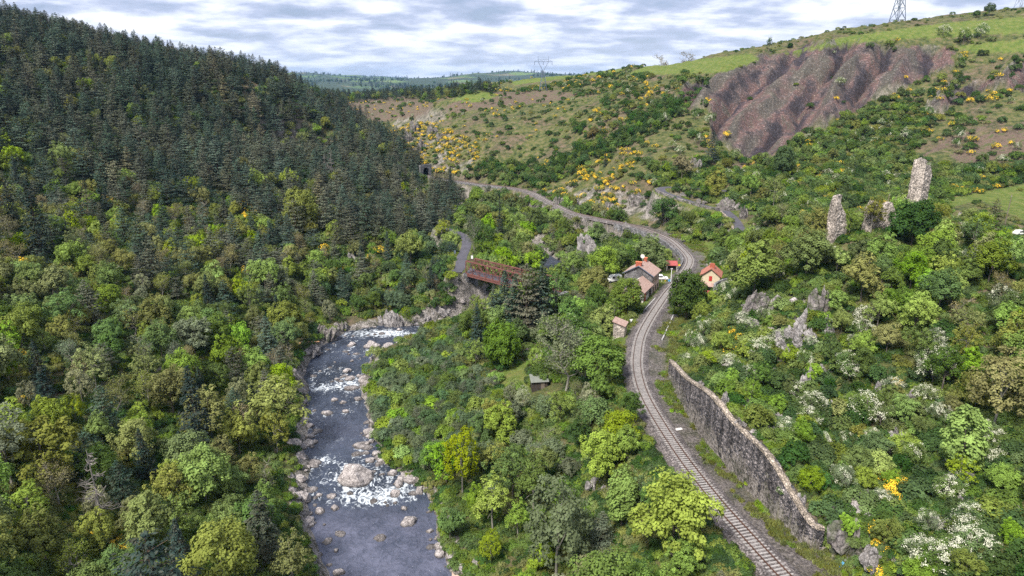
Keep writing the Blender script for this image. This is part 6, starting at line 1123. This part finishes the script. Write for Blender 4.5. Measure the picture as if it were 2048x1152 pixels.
for kd, lst in byk.items():
    def size(p):
        px, py, d = project(p[2], p[3], p[4] + HT[p[0]] * p[5] * .6); inside = (-10 < px < 2058) and (-10 < py < 1160); return (HT[p[0]] * p[5] / d) * (1 if inside else .01)
    lst.sort(key=size, reverse=True); n_ = CAP[kd]
    for p in lst[:n_]:
        o = grow(p[0], p[1], (float(p[2]), float(p[3]), float(p[4])), float(p[5]), TINT[p[6]], float(p[7])); px, py, d = project(p[2], p[3], p[4] + HT[p[0]] * p[5] * .6)
        sz = float(HT[p[0]] * p[5]); big = sz > HT[kd] * {'shrub': 1.05, 'broom_bush': 1.0, 'hawthorn_tree': .85}.get(kd, .74)
        tn = '' if kd in ('broom_bush', 'dead_pine', 'hawthorn_tree') else p[6] + ' '; o['group'] = LOOK[kd] + ' plants ' + GRP[p[8]] if 'tree' not in kd else LOOK[kd] + 's ' + GRP[p[8]]
        ITEMS.append((o, float(px), float(py), ('big ' if big else 'small ') + tn + LOOK[kd], CATS[kd], sz))
    for p in lst[n_:]: STUFF[kd].append(p)
def gn_stuff(name, pts, meshes, label, objcol=None):
    """pts: rows x, y, z, scale, rz, variant ; one object whose geometry nodes put a plant on every point"""
    pts = np.asarray(pts, np.float32); me = bpy.data.meshes.new(name); me.vertices.add(len(pts)); me.vertices.foreach_set('co', pts[:, :3].ravel().copy())
    for nm, k, ty in (('s', 3, 'FLOAT'), ('rz', 4, 'FLOAT'), ('var', 5, 'INT')):
        a = me.attributes.new(nm, ty, 'POINT'); a.data.foreach_set('value', pts[:, k].astype(np.int32 if ty == 'INT' else np.float32).copy())
    o = link(name, me); g = bpy.data.node_groups.new(name, 'GeometryNodeTree'); g.interface.new_socket('Geometry', in_out='INPUT', socket_type='NodeSocketGeometry'); g.interface.new_socket('Geometry', in_out='OUTPUT', socket_type='NodeSocketGeometry')
    gi = g.nodes.new('NodeGroupInput'); go = g.nodes.new('NodeGroupOutput'); jn = g.nodes.new('GeometryNodeJoinGeometry')
    def named(n_, ty): a = g.nodes.new('GeometryNodeInputNamedAttribute'); a.data_type = ty; a.inputs[0].default_value = n_; return a.outputs[0]
    s_, r_, v_ = named('s', 'FLOAT'), named('rz', 'FLOAT'), named('var', 'INT'); cx_ = g.nodes.new('ShaderNodeCombineXYZ'); g.links.new(r_, cx_.inputs[2])
    for k, src in enumerate(meshes):
        oi = g.nodes.new('GeometryNodeObjectInfo'); oi.inputs['Object'].default_value = src; oi.inputs['As Instance'].default_value = True
        cp = g.nodes.new('FunctionNodeCompare'); cp.data_type = 'INT'; cp.operation = 'EQUAL'; g.links.new(v_, cp.inputs[2]); cp.inputs[3].default_value = k
        ip = g.nodes.new('GeometryNodeInstanceOnPoints'); g.links.new(gi.outputs[0], ip.inputs['Points']); g.links.new(cp.outputs[0], ip.inputs['Selection']); g.links.new(oi.outputs['Geometry'], ip.inputs['Instance'])
        er = g.nodes.new('FunctionNodeEulerToRotation'); g.links.new(cx_.outputs[0], er.inputs[0]); g.links.new(er.outputs[0], ip.inputs['Rotation']); g.links.new(s_, ip.inputs['Scale']); g.links.new(ip.outputs[0], jn.inputs[0])
    g.links.new(jn.outputs[0], go.inputs[0]); m = o.modifiers.new('plants', 'NODES'); m.node_group = g
    return tag(o, label, None, None, 'stuff')
TM = {}
def tinted(mat, tint):
    """a plant material with the kind's own fixed leaf colour"""
    k = (mat.name, tint)
    if k not in TM:
        m = mat.copy(); m.name = mat.name + '_' + tint.replace(' ', '_'); t = m.node_tree
        for n in t.nodes:
            if n.type == 'MIX' and n.blend_type == 'MULTIPLY' and n.inputs[6].is_linked and n.inputs[6].links[0].from_socket.name == 'Color' and n.inputs[6].links[0].from_node.type == 'OBJECT_INFO':
                t.links.remove(n.inputs[6].links[0]); n.inputs[6].default_value = (*TINT[tint], 1)
        TM[k] = m
    return TM[k]
def merged(kind, var, tint):
    """crown, blossom and trunk of one variant as one source mesh"""
    ps = PL[kind][var]; Vs, Fs, Ms, mats, b = [], [], [], [], 0
    me = bpy.data.meshes.new(kind); fv = []; mi = []
    for pn, m in ps:
        n = len(m.vertices); v = np.empty(n * 3, np.float32); m.vertices.foreach_get('co', v); Vs.append(v.reshape(-1, 3))
        mt = m.materials[0]; mats.append(tinted(mt, tint) if mt in (M['leaf'], M['needle']) else mt)
        ls = np.empty(len(m.polygons), np.int32); m.polygons.foreach_get('loop_start', ls); lt = np.empty(len(m.polygons), np.int32); m.polygons.foreach_get('loop_total', lt); vi = np.empty(len(m.loops), np.int32); m.loops.foreach_get('vertex_index', vi)
        fv.append((ls, lt, vi + b)); mi.append(np.full(len(ls), len(mats) - 1, np.int32)); b += n
    V = np.vstack(Vs); me.vertices.add(len(V)); me.vertices.foreach_set('co', V.ravel()); LI = np.concatenate([f[2] for f in fv]); off = 0; LS = []
    for ls, lt, vi in fv: LS.append(ls + off); off += len(vi)
    me.loops.add(len(LI)); me.loops.foreach_set('vertex_index', LI); LS = np.concatenate(LS); me.polygons.add(len(LS)); me.polygons.foreach_set('loop_start', LS); me.polygons.foreach_set('material_index', np.concatenate(mi)); me.update(calc_edges=True)
    me.polygons.foreach_set('use_smooth', np.zeros(len(LS), bool))
    for m in mats: me.materials.append(m)
    return bpy.data.objects.new(kind + '_source', me)
SL = {'broadleaf_tree': ('leafy_wood', 'leafy woodland filling the slopes and valley floor'), 'pine_tree': ('pine_wood', 'dark pine forest covering the left ridge'), 'spruce_tree': ('spruce_wood', 'scattered spruces of the far slope'), 'bare_tree': ('bare_wood', 'half bare spring trees in the woods'), 'dead_pine': ('dead_wood', 'bleached dead trees in the woods'), 'hawthorn_tree': ('hawthorn_scrub', 'small white hawthorns dotted over the hillsides'), 'broom_bush': ('broom_scrub', 'yellow broom dotted over the hillsides'), 'shrub': ('hillside_scrub', 'green scrub over the hillsides'), 'willow_bush': ('willow_scrub', 'low willow scrub by the river and lower wood')}
for kd, lst in STUFF.items():
    comb = sorted({(p[0], p[1] % len(PL[p[0]]), p[6]) for p in lst}); 
    if len(comb) > 40:
        kk_ = lambda p: (p[0], p[1] % 3 if p[0] != 'loose' else 0, p[6])
        comb = sorted({kk_(p) for p in lst})
    else: kk_ = lambda p: (p[0], p[1] % len(PL[p[0]]), p[6])
    ix = {c_: i for i, c_ in enumerate(comb)}; src = [merged(*c_) for c_ in comb]
    gn_stuff(SL[kd][0], [(p[2], p[3], p[4], p[5], p[7], ix[kk_(p)]) for p in lst], src, SL[kd][1])
print('PLANTS', Counter(p[0] for p in PLANTS), 'stuff', {k: len(v) for k, v in STUFF.items()})
# ---------------------------------------------------------------- undergrowth
def scatter(n_near, Ymin, Ymax, xs=1.0):
    u = RG.random(n_near); Y = Ymin * (Ymax / Ymin) ** u; X = (RG.random(n_near) * 2 - 1) * Y * .95; return X, Y
X, Y = scatter(64000, 45, 620); z = gfast(X, Y); px, py, d = project(X, Y, z)
ok = (px > -100) & (px < 2150) & (py < 1300) & clear(X, Y, np.full(len(X), .8)) & ((scree_mask(px, py) < .5) | (RG.random(len(px)) < .05))
for mp in MEADOW + HEATH: ok &= ~inpoly(px, py, mp) | (RG.random(len(px)) < .06)
s = RG.uniform(.28, .75, len(X)) * np.clip(Y / 130, .8, 2.0); ok &= ~blocked(X, Y, z, s * 2.2, s * 1.5)
rgn = region_of(px, py); op = (rgn < 0) | np.isin(rgn, [k for k, r in enumerate(REG) if r[0] in ('broomhill', 'hillbush')])
ok &= ~op | ((RG.random(len(X)) < .30) & (fbm(X / 12, Y / 12, 3, 77) > .46)); s = np.where(op, s * .6, s)
ok &= visible(X, Y, z + 1.5); I = np.where(ok)[0]
tn_ = ['mid green', 'fresh green', 'dark green', 'olive']; src = [merged('shrub', v, t_) for t_ in tn_ for v in (1, 3)]
cl = np.clip((fbm(X / 9, Y / 9, 3, 63) - .3) / .4, 0, .99); tv = ((cl * .7 + RG.random(len(X)) * .3) * 4).astype(int).clip(0, 3) * 2 + RG.integers(0, 2, len(X))
gn_stuff('undergrowth', np.stack([X, Y, z - .25, s, RG.uniform(0, 6.28, len(X)), tv], 1)[I], src, 'low green undergrowth of brambles and bushes between the trees'); print('undergrowth', len(I))
# grass tufts and weeds beside the track
def tuft(seed):
    rg = np.random.default_rng(seed); n = 60; a = rg.uniform(0, 6.28, n); r = rg.uniform(0, .3, n); c = np.stack([np.cos(a) * r, np.sin(a) * r, rg.uniform(.05, .22, n)], 1); nr = rg.normal(size=(n, 3)) * np.array([1, 1, .4]) + [0, 0, .3]
    V, F = leafquads(c, nr, .07, .34, rg, np.array([0, 0, 1.]) + rg.normal(size=(n, 3)) * .3); return mesh_parts('tuft', V, F, M['leaf'])
PL['tuft'] = [[('tuft', tuft(1))], [('tuft', tuft(2))]]
i_ = RG.integers(0, len(RAIL) - 1, 16000); o_ = np.where(RG.random(16000) < .72, RG.uniform(3.4, 9.5, 16000), -RG.uniform(2.7, 9, 16000)); T_ = np.gradient(RAIL[:, :2], axis=0); T_ /= np.linalg.norm(T_, axis=1)[:, None]
X = RAIL[i_, 0] + T_[i_, 1] * o_ + RG.normal(size=16000) * .3; Y = RAIL[i_, 1] - T_[i_, 0] * o_ + RG.normal(size=16000) * .3; wi, wd = nearest(X, Y, WALL)
dens = fbm(X / 5, Y / 5, 3, 12) + np.clip((np.abs(o_) - 5) * .08, -.16, .2); ok = (dens > .50) & (Y < 260) & (Y > 50) & ~((wd > -.3) & (wd < 2)); _, rd_ = nearest(X, Y, RAIL); ok &= np.abs(rd_) > 2.7; z = gfast(X, Y)
for x, y, q in KEEP[3:]: ok &= (X - x) ** 2 + (Y - y) ** 2 > 9
I = np.where(ok)[0]; src = [merged('tuft', v, t_) for t_ in ('fresh green', 'olive', 'bright green') for v in (0, 1)]
gn_stuff('grass', np.stack([X, Y, z, RG.uniform(.7, 1.8, len(X)), X * 7, (fbm(X / 6, Y / 6, 2, 4) * 6).astype(int).clip(0, 5)], 1)[I], src, 'grass tufts and weeds along both sides of the track')
# ---------------------------------------------------------------- labels of the repeats: look, relation, landmark, rank
LM = [(1840,350,'the tall ruin tower'),(1820,445,'the round dark castle tree'),(1673,430,'the pointed ruin'),(1762,435,'the twin ruin stubs'),(1417,545,'the cream house'),(1275,560,'the station gable'),(1240,655,'the stone hut'),(1082,770,'the meadow shed'),(1028,735,'the small meadow'),(965,545,'the iron bridge'),(915,500,'the white road signs'),(850,345,'the far tunnel'),
 (710,947,'the biggest river boulder'),(655,775,'the middle rapid'),(745,668,'the upper rapid'),(819,1041,'the boulder in the calm pool'),(762,1072,'the half sunk flat rock'),(620,694,'the orange log'),(648,668,'the steep brown slab'),(776,635,'the river bend cliff'),(1338,725,'the far end of the retaining wall'),(1470,850,'the middle of the retaining wall'),(1620,1050,'the near end of the retaining wall'),
 (1530,610,'the rounded crag'),(1590,690,'the long rock rib'),(1468,415,'the broad pale roadside cliff'),(1320,380,'the lane switchback'),(1510,388,'the upper lane'),(1340,490,'the viaduct wall'),(1182,495,'the upper river cliff'),(1086,150,'the whole pylon'),(1795,35,'the cut off pylon'),(1650,190,'the middle of the scree'),(1500,300,'the foot of the scree'),(1900,110,'the right end of the scree'),(1980,280,'the pink heath patch'),(1950,430,'the field behind the castle'),(2012,420,'the leaning pole'),
 (210,960,'the bleached dead pine'),(655,330,'the bleached bare stems'),(505,430,'the broom clearing'),(328,752,'the brown rock slab in the wood'),(205,360,'the reddish slab'),(85,430,'the left black spruce'),(398,820,'the middle black spruce'),(605,420,'the brightest yellow green tree'),(518,365,'the first yellow slope tree'),(128,310,'the lone light green slope tree'),(562,800,'the broad tree over the left bank'),(28,880,'the bluish tree at the left edge'),(330,1110,'the dark bottom edge pine'),
 (925,910,'the vivid yellow green slender tree'),(1342,1010,'the tree covering the rails'),(1242,990,'the narrow upright tree'),(1112,1030,'the weeping birch'),(1195,710,'the wide tree by the railway bend'),(1128,690,'the pale half bare tree'),(1050,600,'the bronze tipped pine'),(1003,680,'the round meadow tree'),(955,650,'the blue black fir'),(1370,590,'the big dark chestnut'),(1566,320,'the deep green oval tree'),(1362,335,'the tawny tree above the switchback'),(1979,430,'the brownish field pine'),(1912,880,'the tall light green hillside tree'),(1985,760,'the reddish loose tree'),(1447,478,'the clipped upright tree'),(1190,968,'the pinkish rock face'),(893,797,'the lone white scrub rock'),(1778,970,'the big yellow broom on the crag'),(1720,1090,'the dark crag at the wall end'),(1760,850,'the double white hawthorn'),(1690,755,'the white hawthorn under the knoll'),
 (100,40,'the left end of the ridge'),(300,95,'the first dip of the ridge'),(500,145,'the middle of the ridge'),(640,195,'the ridge shoulder'),(760,270,'the falling end of the ridge'),(880,390,'the foot of the pine ridge'),(230,200,'the upper pine slope'),(400,260,'the heart of the pine slope'),(560,250,'the right pine slope'),(720,420,'the lower pine slope'),(60,600,'the left edge of the wood'),(220,560,'the upper left leafy wood'),(420,560,'the wood under the pines'),(640,590,'the wood above the river bend'),(820,500,'the bright tree by the lane'),(60,1080,'the lower left corner'),(520,1060,'the wood edge by the calm pool'),(250,750,'the middle of the left wood'),(1540,1120,'the bottom end of the rails'),(1960,600,'the right edge of the knoll'),(1820,600,'the wood under the castle'),(1640,560,'the knoll wood under the pointed ruin'),(1980,1080,'the lower right corner'),(1860,330,'the bushes behind the tower'),
 (780,200,'the heather shoulder'),(900,190,'the distant treeline'),(830,255,'the pale crag tip'),(900,290,'the slope above the tunnel'),(1000,240,'the far grass hillside'),(1040,340,'the green side gully'),(1150,280,'the head of the side gully'),(1210,360,'the brightest broom slope'),(1200,200,'the bushy upper hillside'),(1320,220,'the bushes left of the scree'),(1375,110,'the lone skyline tree'),(1537,90,'the dark skyline tree'),(1975,20,'the spreading skyline tree'),(1100,440,'the valley beyond the bridge'),(1250,430,'the rock cutting')]
LXY = np.array([(a, b) for a, b, _ in LM], float); ORD = ['nearest it', 'second nearest', 'third nearest', 'fourth nearest', 'fifth nearest', 'sixth nearest', 'seventh nearest', 'eighth nearest', 'ninth nearest', 'tenth nearest', 'eleventh nearest', 'twelfth nearest', 'thirteenth nearest', 'fourteenth nearest', 'fifteenth nearest', 'sixteenth nearest', 'seventeenth nearest', 'eighteenth nearest']
bag = defaultdict(list)
for it in ITEMS:
    o, x, y, ph, cat, sz = it; d = np.hypot(LXY[:, 0] - x, (LXY[:, 1] - y) * 1.4); k = int(d.argmin()); dx, dy = x - LXY[k, 0], (y - LXY[k, 1]) * 1.4
    rel = ('right of' if dx > 0 else 'left of') if abs(dx) > abs(dy) else ('below' if dy > 0 else 'above')
    bag[(ph, rel, k)].append((float(d[k]), o, cat))
for (ph, rel, k), lst in bag.items():
    lst.sort(key=lambda a: a[0]); n_ = len(lst)
    for j, (_, o, cat) in enumerate(lst):
        lab = f'{ph} {rel} {LM[k][2]}'
        if n_ > 1: lab += ', ' + (ORD[j] if j < 18 else 'further off')
        o['label'] = lab; o['category'] = cat
assert not [o for o in ITEMS if len(o[0]['label'].split()) > 16], [o[0]['label'] for o in ITEMS if len(o[0]['label'].split()) > 16][:3]
# ---------------------------------------------------------------- far hills
nx_, ny_ = 300, 170
hx = np.linspace(-1, 1, nx_); hy = np.exp(np.linspace(math.log(1450), math.log(11000), ny_)); HX = hy[:, None] * hx[None] * .95; HY = np.repeat(hy[:, None], nx_, 1)
HZ = 6 + 66 * sstep(2200, 6500, HY) + (fbm(HX / 1500, HY / 1500, 4, 101) - .5) * 130 + (fbm(HX / 500, HY / 500, 4, 120) - .5) * 50 * np.clip(HY / 4000, .5, 1.2)
HZ = np.minimum(HZ + 45 * sstep(3000, 6500, HY), 57 + HY * (-.013 + .034 * fbm(HX / 1000 + 3, HY / 2600, 3, 5))) - 40 * sstep(9000, 11000, HY)
hm = np_mesh('hills', np.stack([HX, HY, HZ], -1).reshape(-1, 3), grid_faces(ny_, nx_), smooth=True)
def hill_mat():
    m, t, o = new_mat('far_fields'); v = wcoord(t); vo = N(t, 'ShaderNodeTexVoronoi', _Scale=.0045); L(t, v, vo.inputs['Vector']); hs = N(t, 'ShaderNodeSeparateColor'); L(t, vo.outputs['Color'], hs.inputs[0])
    c = ramp(t, hs.outputs[0], [(0, (.07,.12,.03)), (.3, (.10,.15,.04)), (.55, (.12,.11,.06)), (.8, (.06,.10,.03)), (1, (.17,.14,.10))], 'CONSTANT')
    f = ramp(t, noise(t, v, .0028, 5, .6), [(.43, g3(0)), (.47, g3(1))]); c = mixc(t, f, c, (.028, .045, .022)); principled(t, o, c, .95, None); return m
tag(link('hills', hm, hill_mat()), 'distant hills with fields and woods', None, None, 'structure')
n_ = 9000; u = RG.random(n_); Y = 1450 * (9000 / 1450) ** u; X = (RG.random(n_) * 2 - 1) * Y * .5; fi = (X / Y / .95 + 1) / 2 * (nx_ - 1); fj = (np.log(Y) - math.log(1450)) / (math.log(11000) - math.log(1450)) * (ny_ - 1)
Z = HZ[fj.astype(int), fi.astype(int)]; ok = fbm(X / 260, Y / 420, 3, 300) > .52; I = np.where(ok)[0]
src = [merged('pine_tree', 0, 'blackish'), merged('broadleaf_tree', 0, 'dark green'), merged('spruce_tree', 0, 'blackish')]
gn_stuff('far_wood', np.stack([X, Y, Z - 1, RG.uniform(1.2, 2.4, n_), RG.uniform(0, 6, n_), RG.integers(0, 3, n_)], 1)[I], src, 'dark woods on the distant hills')
# ---------------------------------------------------------------- haze
hb = MB().box(-9000, 9000, -300, 11500, -60, 190).build('haze', None)
m = bpy.data.materials.new('haze_air'); m.use_nodes = True; t = m.node_tree; t.nodes.clear(); o = t.nodes.new('ShaderNodeOutputMaterial'); pv = t.nodes.new('ShaderNodeVolumePrincipled')
pv.inputs['Color'].default_value = (.38, .64, 1.0, 1); pv.inputs['Density'].default_value = HAZE; pv.inputs['Anisotropy'].default_value = .2; L(t, pv.outputs[0], o.inputs['Volume']); hb.data.materials.append(m)
tag(hb, 'thin blue haze over the valley', None, None, 'stuff')
